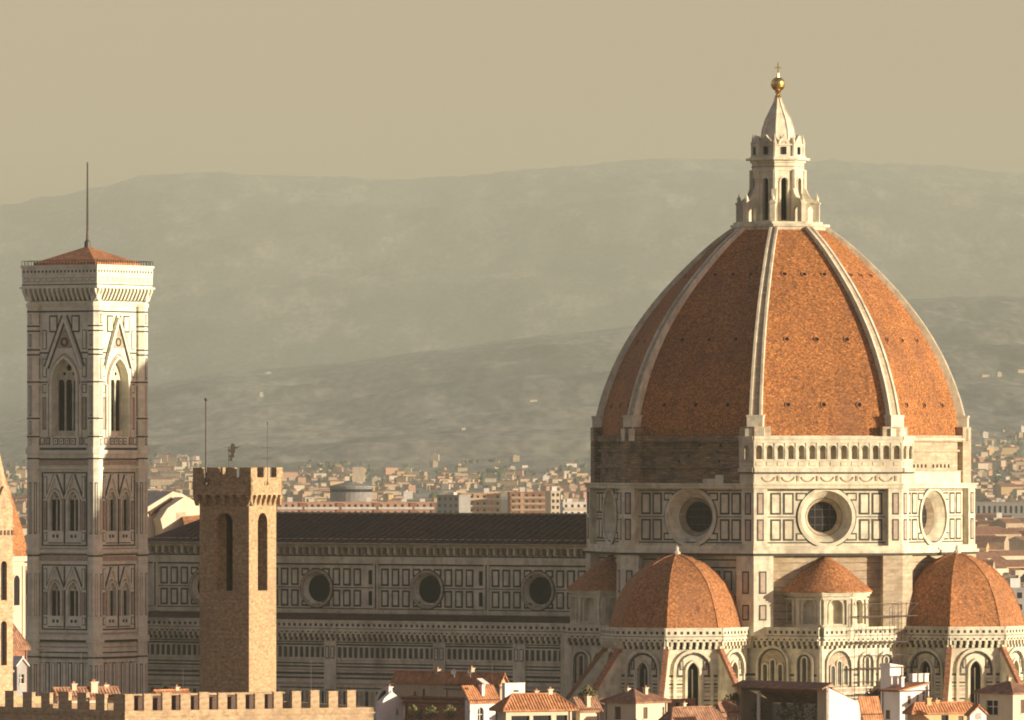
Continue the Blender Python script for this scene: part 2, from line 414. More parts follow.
def terrain_grid():
    v, f = [], []
    rows = [Y0 - 100] + [Y0 + (Y1 - Y0) * i / 110 for i in range(111)] + [Y1 + (Y2 - Y1) * i / 12 for i in range(1, 13)] \
        + [Y2 + (Y3 - Y2) * i / 90 for i in range(1, 91)] + [Y3 + 500, Y3 + 1500]
    cols = [-1700 + 14 * i for i in range(100)] + [-300 + 1700 * i / 360 for i in range(361)] + [1400 + 14 * i for i in range(1, 93)]
    nc = len(cols) - 1
    for Y in rows:
        for c in range(nc + 1):
            px = cols[c]
            X = (px - 512) * Y / F
            v.append((X, Y, terrain(X, Y) - (4.0 if Y < Y0 else 0)))
    w = nc + 1
    for r in range(len(rows) - 1):
        for c in range(nc):
            f.append((r * w + c, r * w + c + 1, (r + 1) * w + c + 1, (r + 1) * w + c))
    me = bpy.data.meshes.new('hills'); me.from_pydata(v, [], f); me.materials.append(HILL)
    me.polygons.foreach_set('use_smooth', [True] * len(f))
    o = bpy.data.objects.new('hills', me); C.objects.link(o); o['kind'] = 'structure'
terrain_grid()

g = MB()
g.face([(-16000, -3000, 0), (16000, -3000, 0), (16000, 47500, 0), (-16000, 47500, 0)])
g.build('ground', [PLAIN])['kind'] = 'structure'

# ------------------------------------------------------------------ cathedral
CX, CY = (780 - 512) * 1200 / F, 1200.0
PHI = -32.0
cath = thing('cathedral', 'great marble cathedral with huge red tiled ribbed dome, white lantern and long dark nave', 'cathedral', (CX, CY, 0), PHI)
CM = [MARBLE, GREEN, PINK, BUFF, ROUGH, DARK, SCALE]        # slots 0..6
W_, G_, P_, B_, RO_, D_, S_ = range(7)

def px_local(lx, ly, z=0):
    X = CX + lx * cos(R(PHI)) - ly * sin(R(PHI)); Y = CY + lx * sin(R(PHI)) + ly * cos(R(PHI))
    return 512 + F * X / Y, HOR - F * (z - CAMZ) / Y, Y

def lx_at(px, ly):
    a, b = -140.0, 40.0
    for _ in range(50):
        m = (a + b) / 2
        if px_local(m, ly)[0] < px: a = m
        else: b = m
    return a

T225 = tan(R(22.5))
RV = 30.0
AP = RV * cos(R(22.5))         # apothem of the drum
HL = RV * sin(R(22.5))         # half a face

def octpts(a, c=(0, 0)):
    r = a / cos(R(22.5))
    return [(c[0] + r * cos(R(22.5 + 45 * k)), c[1] + r * sin(R(22.5 + 45 * k))) for k in range(8)]

def pier_plan(k, a, w, d):
    """plan of the pier wrapped round vertex k (between faces 45k and 45k+45)"""
    h = a * T225
    f1, f2 = face_fr(45 * k, a), face_fr(45 * k + 45, a)
    q = [f1.p(h - w, 0, -0.3), f1.p(h - w, 0, d), f1.p(h + d * T225, 0, d), f2.p(-h + w, 0, d), f2.p(-h + w, 0, -0.3)]
    return [(p.x, p.y) for p in q]

def panel(mb, fr, u0, u1, v0, v1, fw=0.3, d=0.05, outer=G_, inner=W_):
    mb.box(fr, u0, u1, v0, v1, 0, d, outer)
    mb.box(fr, u0 + fw, u1 - fw, v0 + fw, v1 - fw, 0, d + 0.04, inner)

def circ(cu, cv, r, n=36):
    return [(cu + r * cos(2 * pi * i / n), cv + r * sin(2 * pi * i / n)) for i in range(n)]

def archpts(cu, v0, vs, hw, n=10, pointed=False):
    """opening outline: sill v0, spring line vs, half width hw"""
    pts = [(cu - hw, v0), (cu + hw, v0)]
    if not pointed:
        pts += [(cu + hw * cos(pi * i / n), vs + hw * sin(pi * i / n)) for i in range(n + 1)]
    else:
        k = 0.75 * hw; rr = hw + k; top = math.acos(k / rr)
        pts += [(cu - k + rr * cos(top * i / n), vs + rr * sin(top * i / n)) for i in range(n + 1)]
        pts += [(cu + k - rr * cos(top * (n - i) / n), vs + rr * sin(top * (n - i) / n)) for i in range(1, n + 1)]
    return pts

def archring(mb, fr, cu, v0, vs, hw, w, d0, d1, mi, pointed=False, n=10):
    a = archpts(cu, v0, vs, hw, n, pointed)[1:]
    c = (cu, vs)
    out = []
    for (x, y) in a:
        if y <= vs + 1e-6: out.append((x + (w if x > cu else -w), y))
        else:
            dx, dy = x - cu, y - vs; l = hypot(dx, dy); out.append((x + dx / l * w, y + dy / l * w))
    a = a + [(cu - hw, v0)]; out = out + [(cu - hw - w, v0)]
    for i in range(len(a) - 1):
        mb.prism(fr, [a[i], out[i], out[i + 1], a[i + 1]], d0, d1, mi, False)

# --- drum with its eight round windows
ZB, ZT, ZO = 37.9, 48.0, 43.35
RO = 4.15
mb = MB()
for k in range(8):
    fr = face_fr(45 * k, AP)
    mb.wall(fr, [(-HL, ZB), (HL, ZB), (HL, ZT), (-HL, ZT)], [circ(0, ZO, RO)], 0, 0.3, W_, W_)
    for s in (-1, 1):
        for (z0, z1) in ((39.7, 43.05), (43.75, 47.15)):
            for uc in (8.15, 6.1):
                panel(mb, fr, s * uc - 0.86, s * uc + 0.86, z0, z1, 0.3)
        # spandrel panels cut by the round frame
        for (z0, z1) in ((45.9, 47.15), (39.7, 40.9)):
            panel(mb, fr, s * 4.05 - 0.86, s * 4.05 + 0.86, z0, z1, 0.24, 0.045)
    for (z0, z1) in ((47.4, 47.55), (39.3, 39.5)):
        mb.box(fr, -HL + 2, HL - 2, z0, z1, 0, 0.04, G_)
    mb.box(fr, -HL + 2, -4.9, 43.33, 43.47, 0, 0.04, G_); mb.box(fr, 4.9, HL - 2, 43.33, 43.47, 0, 0.04, G_)
    mb.plan(pier_plan(k, AP, 1.75, 1.0), ZB, ZT - 0.2, W_)
    for a, s in ((45 * k, 1), (45 * k + 45, -1)):
        f2 = face_fr(a, AP + 1.0)
        for (z0, z1) in ((39.7, 43.05), (43.75, 47.15)):
            c = s * (HL - 0.62)
            panel(mb, f2, c - 0.55, c + 0.55, z0, z1, 0.22, 0.03, G_, P_)
mb.plan(octpts(AP + 1.25), 47.8, 48.35, W_)
mb.plan(octpts(AP + 1.5), 48.35, 48.6, W_)
mb.plan(octpts(AP + 1.25), 38.2, 38.9, W_)
mb.plan(octpts(AP + 1.6), 37.75, 38.2, W_)
mb.plan(octpts(AP + 1.35), 37.4, 37.75, G_)
mb.build('drum', CM, cath)

for k in range(8):
    fr = face_fr(45 * k, AP)
    o = MB()
    o.cone(fr, 0, ZO, RO - 0.02, 0.0, 3.0, -1.5, 40, W_)
    o.cone(fr, 0, ZO, 3.0, -1.5, 2.9, -1.5, 40, G_)
    o.cone(fr, 0, ZO, 2.9, -1.5, 2.35, -2.5, 40, B_)
    o.arc(fr, 0, ZO, RO - 0.05, RO + 0.5, 0, 0.22, 0, 360, 40, W_)
    o.arc(fr, 0, ZO, RO + 0.5, RO + 0.68, 0, 0.07, 0, 360, 40, G_)
    oc = o.build('oculus', CM, cath)
    gl = MB(); gl.disc(fr, 0, ZO, 2.5, -2.45, 32)
    for q in (-1.2, 0, 1.2):
        gl.box(fr, q - 0.05, q + 0.05, ZO - 2.0, ZO + 2.0, -2.44, -2.38, 1); gl.box(fr, -2.0, 2.0, ZO + q - 0.05, ZO + q + 0.05, -2.44, -2.37, 1)
    gl.build('glass', [DARK, LEAD], oc)

# --- bare masonry band above the drum
ub = MB()
A2 = AP - 0.5; H2 = A2 * T225
for k in range(8):
    m = B_ if k == 0 else (W_ if k == 7 else RO_)
    fr = face_fr(45 * k, A2)
    ub.face([fr.p(-H2, 48.5), fr.p(H2, 48.5), fr.p(H2, 56), fr.p(-H2, 56)], m)
    ub.plan(pier_plan(k, A2, 2.3, 0.9), 48.6, 57.4, RO_ if k in (1, 2, 3, 4, 5) else B_)
    if k == 7: continue
    ub.box(fr, -H2 + 1.9, H2 - 1.9, 55.1, 56.05, 0, 0.8, m)
    ub.box(fr, -H2 + 1.9, H2 - 1.9, 53.5, 53.85, 0, 0.4, m)
    if k == 0:
        ub.box(fr, -H2 + 1.9, H2 - 1.9, 55.35, 55.6, 0.8, 1.0, W_)
        for i in range(10):
            if i == 4: continue
            ub.box(fr, -5.6 + i * 1.25, -5.05 + i * 1.25, 51.0, 51.55, 0, 0.012, D_)
        ub.box(fr, -H2, H2, 48.6, 50.4, 0, 0.5, W_)
        ub.box(fr, -H2, H2, 50.4, 50.6, 0, 0.7, B_)
    else:
        ub.box(fr, -H2 + 1.9, H2 - 1.9, 51.0, 51.3, 0, 0.55, m)
        for i in range(5):
            q = random.uniform(-9, 8.5); z = random.choice((51.8, 52.6, 54.3)); ub.box(fr, q, q + 0.4, z, z + 0.45, 0, 0.012, D_)
    if k == 6:   # toothed stones where the marble facing stops
        for i, (u0, z1) in enumerate(((9.0, 52.2), (7.6, 51.4), (6.0, 50.6), (4.5, 49.9), (2.2, 49.3))):
            ub.box(fr, u0, H2 + 0.2, 48.5 + i * 0.003, z1, 0, 0.95 - i * 0.09, W_ if i > 2 else RO_)
ub.build('masonry_band', CM, cath)

# --- marble gallery on one side of the drum
ga = MB()
AG = AP + 1.05; HG = AG * T225
def loggia(fr, u0, u1, n, ends=(True, True)):
    pitch = (u1 - u0) / n
    holes = [archpts(u0 + (i + 0.5) * pitch, 52.35, 54.0, 0.5) for i in range(n)]
    ga.wall(fr, [(u0, 51.0), (u1, 51.0), (u1, 54.9), (u0, 54.9)], holes, 0, 0.45, W_, W_)
    ga.box(fr, u0, u1, 54.9, 55.4, -0.5, 0.18, W_); ga.box(fr, u0, u1, 55.4, 55.9, -2, 0.36, W_)
    ga.box(fr, u0, u1, 50.35, 51.0, -1.5, 0.45, W_); ga.box(fr, u0, u1, 50.15, 50.35, -1.5, 0.25, G_)
    ga.box(fr, u0, u1, 52.1, 52.28, 0, 0.12, W_)
    for i in range(n + 1):
        u = u0 + i * pitch
        ga.box(fr, max(u0, u - 0.16), min(u1, u + 0.16), 52.28, 54.9, 0, 0.10, W_)
        if i < n:
            ga.arc(fr, u + pitch / 2, 54.0, 0.5, 0.62, 0, 0.08, 0, 180, 8, W_)
            panel(ga, fr, u + 0.3, u + pitch - 0.3, 51.3, 51.95, 0.07, 0.03, B_, W_)
    # frieze of swags below
    ga.box(fr, u0, u1, 48.6, 50.15, -1.5, -0.15, W_)
f7 = face_fr(-45, AG)
loggia(f7, -HG, HG, 14)
loggia(face_fr(-90, AG), HG - 2.6, HG, 1)
loggia(face_fr(0, AG), -HG, -HG + 3.5, 2)
fz = Fr(f7.o - f7.n * 0.15, f7.u)
for i in range(7):
    u = -9.5 + i * 3.15
    ga.arc(fz, u, 50.05, 1.05, 1.25, 0, 0.12, 205, 335, 8, B_)
    ga.box(fz, u + 1.4, u + 1.72, 48.95, 49.8, 0, 0.12, B_)
for a, u in ((-90, HG - 2.6), (0, -HG + 3.5)):
    f2 = face_fr(a, AG)
    ga.box(f2, u - 0.02, u + 0.02, 50.35, 55.9, -1.6, -0.02, W_, True)
ga.build('gallery', CM, cath)

# --- tiled dome
def dome_r(z):
    tab = [(54.0, 29.95), (57, 29.85), (59.2, 29.45), (62.2, 28.65), (64.5, 27.85), (66.2, 27.1), (68.1, 26.3), (70.5, 25.0), (73.8, 22.95), (77.6, 20.05), (79.5, 18.4), (82.7, 15.3), (86.3, 11.5), (88.4, 8.7), (89.4, 7.2)]
    # smooth the measured outline
    return sum(w * lin(tab, z + d) for d, w in ((-1.6, .2), (-.8, .2), (0, .2), (.8, .2), (1.6, .2)))
def lin(tab, x):
    if x <= tab[0][0]: return tab[0][1]
    for (a, fa), (b, fb) in zip(tab, tab[1:]):
        if x <= b: return fa + (fb - fa) * (x - a) / (b - a)
    (a, fa), (b, fb) = tab[-2:]
    return fb + (fb - fa) * (x - b) / (b - a)
def shell_r(z): return dome_r(z) - 0.75
ds = MB()
NZ = 44
zs = [55.6 + (89.0 - 55.6) * i / NZ for i in range(NZ + 1)]
for k in range(8):
    a0, a1 = R(45 * k - 22.5), R(45 * k + 22.5)
    for z0, z1 in zip(zs, zs[1:]):
        r0, r1 = shell_r(z0), shell_r(z1)
        ds.face([(r0 * cos(a0), r0 * sin(a0), z0), (r0 * cos(a1), r0 * sin(a1), z0), (r1 * cos(a1), r1 * sin(a1), z1), (r1 * cos(a0), r1 * sin(a0), z1)])
shell = ds.build('dome_shell', [DOME], cath)
for k in (5, 6, 7, 0):
    for zc in (60.8, 71.0, 81.3):
        ap = shell_r(zc) * cos(R(22.5)); dr = (shell_r(zc + 0.5) - shell_r(zc - 0.5)) * cos(R(22.5))
        a = R(45 * k)
        hw = shell_r(zc) * sin(R(22.5))
        v = Vector((dr * cos(a), dr * sin(a), 1)).normalized()
        fr = Fr((ap * cos(a), ap * sin(a), zc), (-sin(a), cos(a), 0), v)
        for q in (-0.53, 0, 0.53):
            ph = MB()
            ph.arc(fr, q * hw, 0, 0.36, 0.5, -0.2, 0.14, 0, 360, 10, 0)
            ph.disc(fr, q * hw, 0, 0.4, 0.05, 10, 1)
            ph.build('porthole', [SCALE, DARK], shell)
for k in range(8):
    rb = MB(); a = R(45 * k + 22.5)
    er, et = Vector((cos(a), sin(a), 0)), Vector((-sin(a), cos(a), 0))
    prev = None
    for i, z in enumerate(zs):
        r = dome_r(z); t = i / NZ; w = 1.02 - 0.36 * t
        c = [(-w, r - 1.6), (-w, r), (-w + .36, r), (-w + .4, r - .24), (w - .4, r - .24), (w - .36, r), (w, r), (w, r - 1.6)]
        cur = [er * rr + et * tt + Vector((0, 0, z)) for tt, rr in c]
        if prev:
            for j in range(7):
                rb.face([prev[j + 1], prev[j], cur[j], cur[j + 1]], 1 if j == 3 else 0)
        prev = cur
    # stepped foot of the rib
    fr = Fr((0, 0, 0), -et if False else et)
    fr = Fr(er * 0, et)          # n points along +er
    fr = Fr((0, 0, 0), (-sin(a), cos(a), 0))
    r0 = dome_r(57)
    rb.box(fr, -1.5, 1.5, 55.2, 57.1, r0 - 2, r0 + 0.45, 0); rb.box(fr, -1.25, 1.25, 57.1, 58.9, r0 - 2, r0 + 0.2, 0)
    rb.box(fr, -1.35, 1.35, 58.9, 59.2, r0 - 2, r0 + 0.3, 0)
    rb.build('rib', [MARBLE, BUFF], cath)
tr = MB()
tr.plan(octpts(7.0), 88.3, 89.1, 0); tr.plan(octpts(7.35), 89.1, 89.5, 0)
tr.build('crown_ring', CM, cath)

# --- lantern
la = MB()
la.plan(octpts(6.6), 89.5, 89.9, 0)
AL = 3.85; HLn = AL * T225
for k in range(8):
    fr = face_fr(45 * k, AL)
    la.wall(fr, [(-HLn, 89.9), (HLn, 89.9), (HLn, 99.3), (-HLn, 99.3)], [archpts(0, 90.2, 96.4, 0.52)], 0, 0.8, 0, 0)
    la.box(fr, -HLn, HLn, 98.0, 98.25, 0, 0.18, 0); la.box(fr, -HLn, HLn, 98.6, 98.8, 0, 0.1, 3)
    la.arc(fr, 0, 96.4, 0.52, 0.75, 0, 0.14, 0, 180, 8, 0)
    for s in (-1, 1): la.box(fr, s * 0.68 - 0.14, s * 0.68 + 0.14, 90, 96.4, 0, 0.14, 0)
    v = Vector((cos(R(45 * k + 22.5)), sin(R(45 * k + 22.5)), 0)) * (AL / cos(R(22.5)))
    la.tube((v.x, v.y, 95), (v.x, v.y, 98.2), 0.42, 8, 0)
    la.box(fr, -0.35, 0.35, 100.6, 101.8, 0.0, 0.1, 5)
la.plan(octpts(4.1), 99.3, 99.7, 0); la.plan(octpts(4.75), 99.7, 100.05, 0); la.plan(octpts(4.2), 100.05, 100.3, 0)
la.plan(octpts(3.75), 100.3, 102.0, 0); la.plan(octpts(3.95), 102.0, 102.25, 0)
lant = la.build('lantern', CM, cath)
lant.location = (-0.28, -0.175, 0)
core = MB(); core.plan(octpts(3.0), 89.95, 99.2, 0); core.build('window', [DARK], lant)
for k in range(8):
    a = R(45 * k + 22.5)
    fr = Fr((0, 0, 0), (cos(a), sin(a), 0))
    b = MB()
    b.prism(fr, [(3.95, 89.9), (4.7, 89.9), (4.7, 91.9), (4.85, 92.25), (5.15, 92.45), (5.45, 92.25), (5.6, 91.9), (5.6, 89.9), (6.65, 89.9), (6.65, 92.9), (6.4, 93.4), (5.9, 93.35), (5.35, 93.7), (4.85, 94.4), (4.55, 95.1), (3.95, 95.7)], -0.42, 0.42, 0)
    b.box(fr, 5.75, 6.78, 92.75, 93.0, -0.55, 0.55, 0, True)
    b.lathe((6.25 * cos(a), 6.25 * sin(a)), [(0.3, 93.3), (0.33, 93.7), (0.1, 94.1), (1e-5, 94.6)], 8, 0)
    b.build('buttress', CM, lant)
    p = MB(); r = 4.0
    p.lathe((r * cos(a), r * sin(a)), [(0.34, 100.3), (0.34, 102.3), (0.42, 102.4), (0.28, 102.7), (0.12, 103.4), (1e-5, 104.0)], 8, 0)
    p.build('pinnacle', CM, lant)
    a2 = R(45 * k); r = 3.55
    p = MB(); f2 = face_fr(45 * k, 3.8)
    p.prism(f2, [(-0.95, 102.25), (0.95, 102.25), (0.75, 102.9), (0.35, 103.2), (0, 103.7), (-0.35, 103.2), (-0.75, 102.9)], -0.5, 0.05, 0)
    p.arc(f2, 0, 102.3, 0.25, 0.42, 0.05, 0.1, 0, 180, 8, 3)
    p.build('shell_gable', CM, lant)
sp = MB()
SPP = [(2.85, 102.2), (2.72, 103.0), (2.5, 104.6), (2.0, 106.2), (1.2, 107.8), (0.62, 109.0), (0.42, 109.7)]
sp.lathe((0, 0), SPP, 8, 0, 22.5)
for k in range(8):
    a = R(22.5 + 45 * k)
    for (r0, z0), (r1, z1) in zip(SPP[:-1], SPP[1:]):
        sp.tube((r0 * cos(a), r0 * sin(a), z0), (r1 * cos(a), r1 * sin(a), z1), 0.12, 5, 0)
sp.build('spire', CM, lant)
bl = MB()
bl.lathe((0, 0), [(0.42, 109.6), (0.55, 109.9), (0.3, 110.3), (0.5, 110.75)], 12)
bl.ball((0, 0, 111.85), 1.15, 20)
bl.build('golden_ball', [GOLD], lant, True)
cr = MB(); fr = face_fr(-45 - 13, 0)
cr.tube((0, 0, 112.9), (0, 0, 113.5), 0.22, 8); cr.box(fr, -0.09, 0.09, 113.4, 115.3, -0.07, 0.07, 0, True); cr.box(fr, -0.5, 0.5, 114.4, 114.57, -0.065, 0.065, 0, True)
cr.build('cross', [GOLD], lant)

# --- walls under the drum
lw = MB()
AB = AP - 0.4; HB = AB * T225
for k in range(8):
    fr = face_fr(45 * k, AB)
    m = B_ if k in (0, 7) else W_
    lw.face([fr.p(-HB, 24.9), fr.p(HB, 24.9), fr.p(HB, 37.6), fr.p(-HB, 37.6)], m)
    lw.plan(pier_plan(k, AB, 2.5, 1.55), 25.0 if k in (5, 6, 7) else 0, 37.45, B_ if k in (7, 0) else W_)
    for z in (36.6, 35.4, 30.9, 30.1, 26.9):
        lw.box(fr, -HB, HB, z, z + 0.22, 0, 0.06, G_ if m == W_ else B_)
    if m == B_:
        for i in range(9): lw.box(fr, -HB + 2.5, HB - 2.5, 26.2 + i * 1.25, 26.32 + i * 1.25, 0, 0.02, RO_)
    if m == W_:
        n = 9
        for i in range(n):
            u = -8.6 + 17.2 * i / (n - 1)
            panel(lw, fr, u - 0.75, u + 0.75, 31.5, 35.0, 0.25); panel(lw, fr, u - 0.75, u + 0.75, 27.4, 29.8, 0.25)
    if k in (5, 6):
        for a, s in ((45 * k, 1), (45 * k + 45, -1)):
            f2 = face_fr(a, AB + 1.55)
            for z0, z1 in ((31.5, 35.0), (27.4, 29.8)):
                panel(lw, f2, s * (HB - 0.8) - 0.6, s * (HB - 0.8) + 0.6, z0, z1, 0.22, 0.04, G_, P_)
lw.plan(octpts(AB - 2.0), 0, 25.2, W_)
lw.build('crossing_wall', CM, cath)

def ballatoio(mb, fr, u0, u1, z=23.6, pitch=1.02):
    """gallery on corbels with a pierced parapet"""
    L = u1 - u0; n = max(1, round(L / pitch)); p = L / n
    mb.box(fr, u0, u1, z - 0.5, z, 0, 0.12, G_)
    for i in range(n + 1):
        u = u0 + i * p
        mb.box(fr, u - 0.2, u + 0.2, z, z + 0.75, 0, 0.85, W_)
        mb.box(fr, u - 0.2, u + 0.2, z - 0.5, z, 0.0, 0.45, W_)
        if i < n:
            mb.box(fr, u + 0.2, u + p - 0.2, z, z + 1.0, 0, 0.05, D_)
            mb.box(fr, u + 0.2, u + p - 0.2, z + 0.62, z + 1.0, 0, 0.84, W_)
    mb.box(fr, u0 - 0.2, u1 + 0.2, z + 1.0, z + 1.4, 0, 1.0, W_)
    mb.box(fr, u0 - 0.2, u1 + 0.2, z + 1.4, z + 1.5, 0, 0.9, G_)
    mb.box(fr, u0 - 0.1, u1 + 0.1, z + 1.5, z + 2.55, 0.7, 0.88, W_, True)
    mb.box(fr, u0 - 0.2, u1 + 0.2, z + 2.55, z + 2.8, 0.55, 1.0, W_, True)
    for i in range(n):
        u = u0 + (i + 0.5) * p
        mb.box(fr, u - 0.22, u + 0.22, z + 1.8, z + 2.25, 0.88, 0.895, D_ if i % 2 else G_)

def stripes(mb, fr, u0, u1, zs_, d=0.03):
    for z0, z1, mi in zs_:
        mb.box(fr, u0, u1, z0, z1, 0, d, mi)

LOWSTR = [(18.2, 18.4, P_), (14.4, 14.6, G_), (17.1, 17.25, G_), (15.7, 15.95, P_), (12.5, 12.75, G_), (10.6, 10.9, P_), (18.8, 19.15, G_), (17.6, 17.85, G_), (16.4, 16.9, P_), (15.1, 15.35, G_), (13.2, 13.9, P_), (11.8, 12.1, G_), (9.5, 10.0, G_), (7, 7.6, P_), (4, 4.5, G_)]

# --- blocks between the tribunes
def sacristy(name, pts, segs):
    s = MB()
    s.plan(pts, 0, 25.0, W_)
    for p, q, arches in segs:
        fr, L = seg_fr(p, q)
        ballatoio(s, fr, 0, L)
        stripes(s, fr, 0.3, L - 0.3, LOWSTR)
        for cu, hw, vs in arches:
            cu = cu * L
            s.prism(fr, archpts(cu, 17.2, vs, hw), 0, 0.05, B_, False)
            archring(s, fr, cu, 17.2, vs, hw, 0.4, 0.0, 0.42, W_)
            archring(s, fr, cu, 17.2, vs, hw - 0.3, 0.2, 0.0, 0.16, G_)
            nn = 3 if hw > 2 else 1
            for j in range(nn):
                c = cu + (j - (nn - 1) / 2) * 1.35
                archring(s, fr, c, 17.4, vs + (0.35 if nn == 1 or j == 1 else -0.35), 0.40, 0.2, 0.05, 0.3, W_)
                s.prism(fr, archpts(c, 17.6, vs + (0.35 if nn == 1 or j == 1 else -0.35), 0.3), 0.05, 0.08, G_, False)
        for u in [0.35, L - 0.35]:
            s.box(fr, u - 0.3, u + 0.3, 0, 23.0, 0, 0.16, W_)
    return s.build(name, CM, cath)
sacristy('sacristy_wall', [(4, -26.6), (22.6, -26.6), (28.2, -9.2), (18, -4), (2, -18)],
         [((8.5, -26.6), (22.6, -26.6), [(0.40, 2.55, 20.6), (0.80, 1.25, 21.0)]), ((22.6, -26.6), (28.2, -9.2), [(0.2, 2.4, 20.4), (0.52, 1.25, 20.9), (0.74, 1.25, 20.9)])])
sacristy('sacristy_wall', [(-22.9, -26.6), (-4, -26.6), (-2, -18), (-18, -4), (-28.2, -21)],
         [((-22.9, -26.6), (-8.5, -26.6), [(0.16, 1.35, 20.8), (0.42, 1.35, 20.8), (0.75, 1.9, 20.6)])])

# --- tribunes with half domes
def tribune(ang):
    dcen = 32.0
    c = (dcen * cos(R(ang)), dcen * sin(R(ang)))
    AT = 10.15; HT = AT * T225
    w = MB()
    for j in (-90, -45, 0, 45, 90):
        fr = face_fr(ang + j, AT, c)
        hole = archpts(0, 2.0, 19.6, 0.95, 8, True)
        w.wall(fr, [(-HT, 0), (HT, 0), (HT, 25), (-HT, 25)], [hole], 0, 0.7, W_, W_)
        ballatoio(w, fr, -HT - 0.35, HT + 0.35)
        stripes(w, fr, -HT, -1.7, LOWSTR); stripes(w, fr, 1.7, HT, LOWSTR)
        archring(w, fr, 0, 19.2, 19.9, 2.75, 0.42, 0, 0.4, W_)
        archring(w, fr, 0, 19.2, 19.9, 2.35, 0.25, 0, 0.15, G_)
        archring(w, fr, 0, 2.0, 19.6, 0.95, 0.35, 0, 0.3, W_, True)
        for s in (-1, 1):
            w.box(fr, s * 2.95 - 0.22, s * 2.95 + 0.22, 0, 19.2, 0, 0.3, W_)
            panel(w, fr, s * 1.85 - 0.3, s * 1.85 + 0.3, 19.9, 21.4, 0.16, 0.05, G_, P_)
    w.plan([(c[0] + (x - c[0]) * 1, y) for x, y in octpts(AT + 0.05, c)], 24.9, 25.6, W_)
    tb = w.build('tribune', CM, cath)
    for j in (-90, -45, 0, 45, 90):
        fr = face_fr(ang + j, AT, c)
        win = MB()
        win.prism(fr, archpts(0, 2.0, 19.6, 0.94, 8, True), -0.7, -0.62, 0, False)
        win.box(fr, -0.07, 0.07, 2.0, 20, -0.62, -0.45, 1)
        win.build('window', [DARK, MARBLE], tb)
    hd = MB()
    prof = [(10.75, 25.6), (10.6, 26.4), (10.0, 28.6), (9.05, 31.0), (7.8, 33.2), (6.1, 34.9), (4.3, 36.2), (2.3, 37.1), (0.5, 37.6), (0.02, 37.65)]
    for q in range(8):
        for (ra, za), (rb_, zb) in zip(prof, prof[1:]):
            t0, t1 = R(ang - 22.5 + 45 * q), R(ang + 22.5 + 45 * q)
            hd.face([(c[0] + ra * cos(t0), c[1] + ra * sin(t0), za), (c[0] + ra * cos(t1), c[1] + ra * sin(t1), za), (c[0] + rb_ * cos(t1), c[1] + rb_ * sin(t1), zb), (c[0] + rb_ * cos(t0), c[1] + rb_ * sin(t0), zb)])
        t0 = R(ang - 22.5 + 45 * q)
        for (ra, za), (rb_, zb) in zip(prof[:-1], prof[1:-1]):
            hd.tube((c[0] + ra * cos(t0), c[1] + ra * sin(t0), za), (c[0] + rb_ * cos(t0), c[1] + rb_ * sin(t0), zb), 0.09, 5, 0)
    hd.lathe(c, [(0.55, 37.4), (0.6, 37.9), (0.3, 38.2), (0.35, 38.6), (0.02, 39.0)], 8, 1)
    hd.build('half_dome', [SCALE, MARBLE], tb)
    for j in (-67.5, -22.5, 22.5, 67.5):
        a = R(ang + j)
        fr = Fr((c[0], c[1], 0), (cos(a), sin(a), 0))
        bm = MB()
        bm.prism(fr, [(10.2, 0), (21, 0), (21, 9.6), (11.4, 22.4), (10.2, 22.9)], -0.32, 0.32, 0)
        bm.prism(fr, [(10.3, 23.3), (10.3, 22.85), (11.4, 22.35), (21.3, 9.2), (21.6, 9.7), (11.6, 23.1)], -0.4, 0.4, 1)
        for s in range(14):
            r = 11.6 + s * 0.68; z = 23.1 - (r - 11.6) * 1.34
            bm.box(fr, r - 0.12, r + 0.12, z - 0.1, z + 0.12, -0.42, 0.42, 2, True)
        bm.build('buttress_ramp', [MARBLE, BRICK, SCALE], tb)
tribune(-90); tribune(0)

# --- exedrae with conical roofs
def exedra(ang):
    d = 27.3
    c = (d * cos(R(ang)), d * sin(R(ang)))
    A = 6.15; H = A * tan(R(20))
    w = MB()
    for j in range(-2, 3):
        fr = face_fr(ang + 40 * j, A, c)
        w.wall(fr, [(-H, 24.5), (H, 24.5), (H, 31.4), (-H, 31.4)], [archpts(0, 26.9, 29.6, 1.05)], 0, 0.8, W_, W_)
        archring(w, fr, 0, 26.9, 29.6, 1.05, 0.22, 0, 0.12, W_)
        w.prism(fr, archpts(0, 26.9, 29.6, 1.04), -0.82, -0.8, W_, False)
        for s in (-1, 1):
            w.box(fr, s * (H - 0.42) - 0.24, s * (H - 0.42) + 0.24, 26.8, 30.6, 0, 0.32, W_)
        w.box(fr, -H, H, 26.4, 26.8, 0, 0.3, W_)
        w.box(fr, -H, H, 30.6, 30.85, 0, 0.4, W_)
        w.box(fr, -H - 0.1, H + 0.1, 31.15, 31.5, 0, 0.5, W_)
        w.box(fr, -H - 0.2, H + 0.2, 31.5, 31.8, 0, 0.75, W_)
    ex = w.build('exedra', CM, cath)
    rf = MB()
    rf.lathe(c, [(6.2, 31.6), (7.3, 31.75), (7.25, 32.0), (3.4, 35.3), (0.4, 37.3), (0.02, 37.35)], 36, 0, ang, -110, 110)
    rf.build('roof', [SCALE], ex)
exedra(-45); exedra(-135)

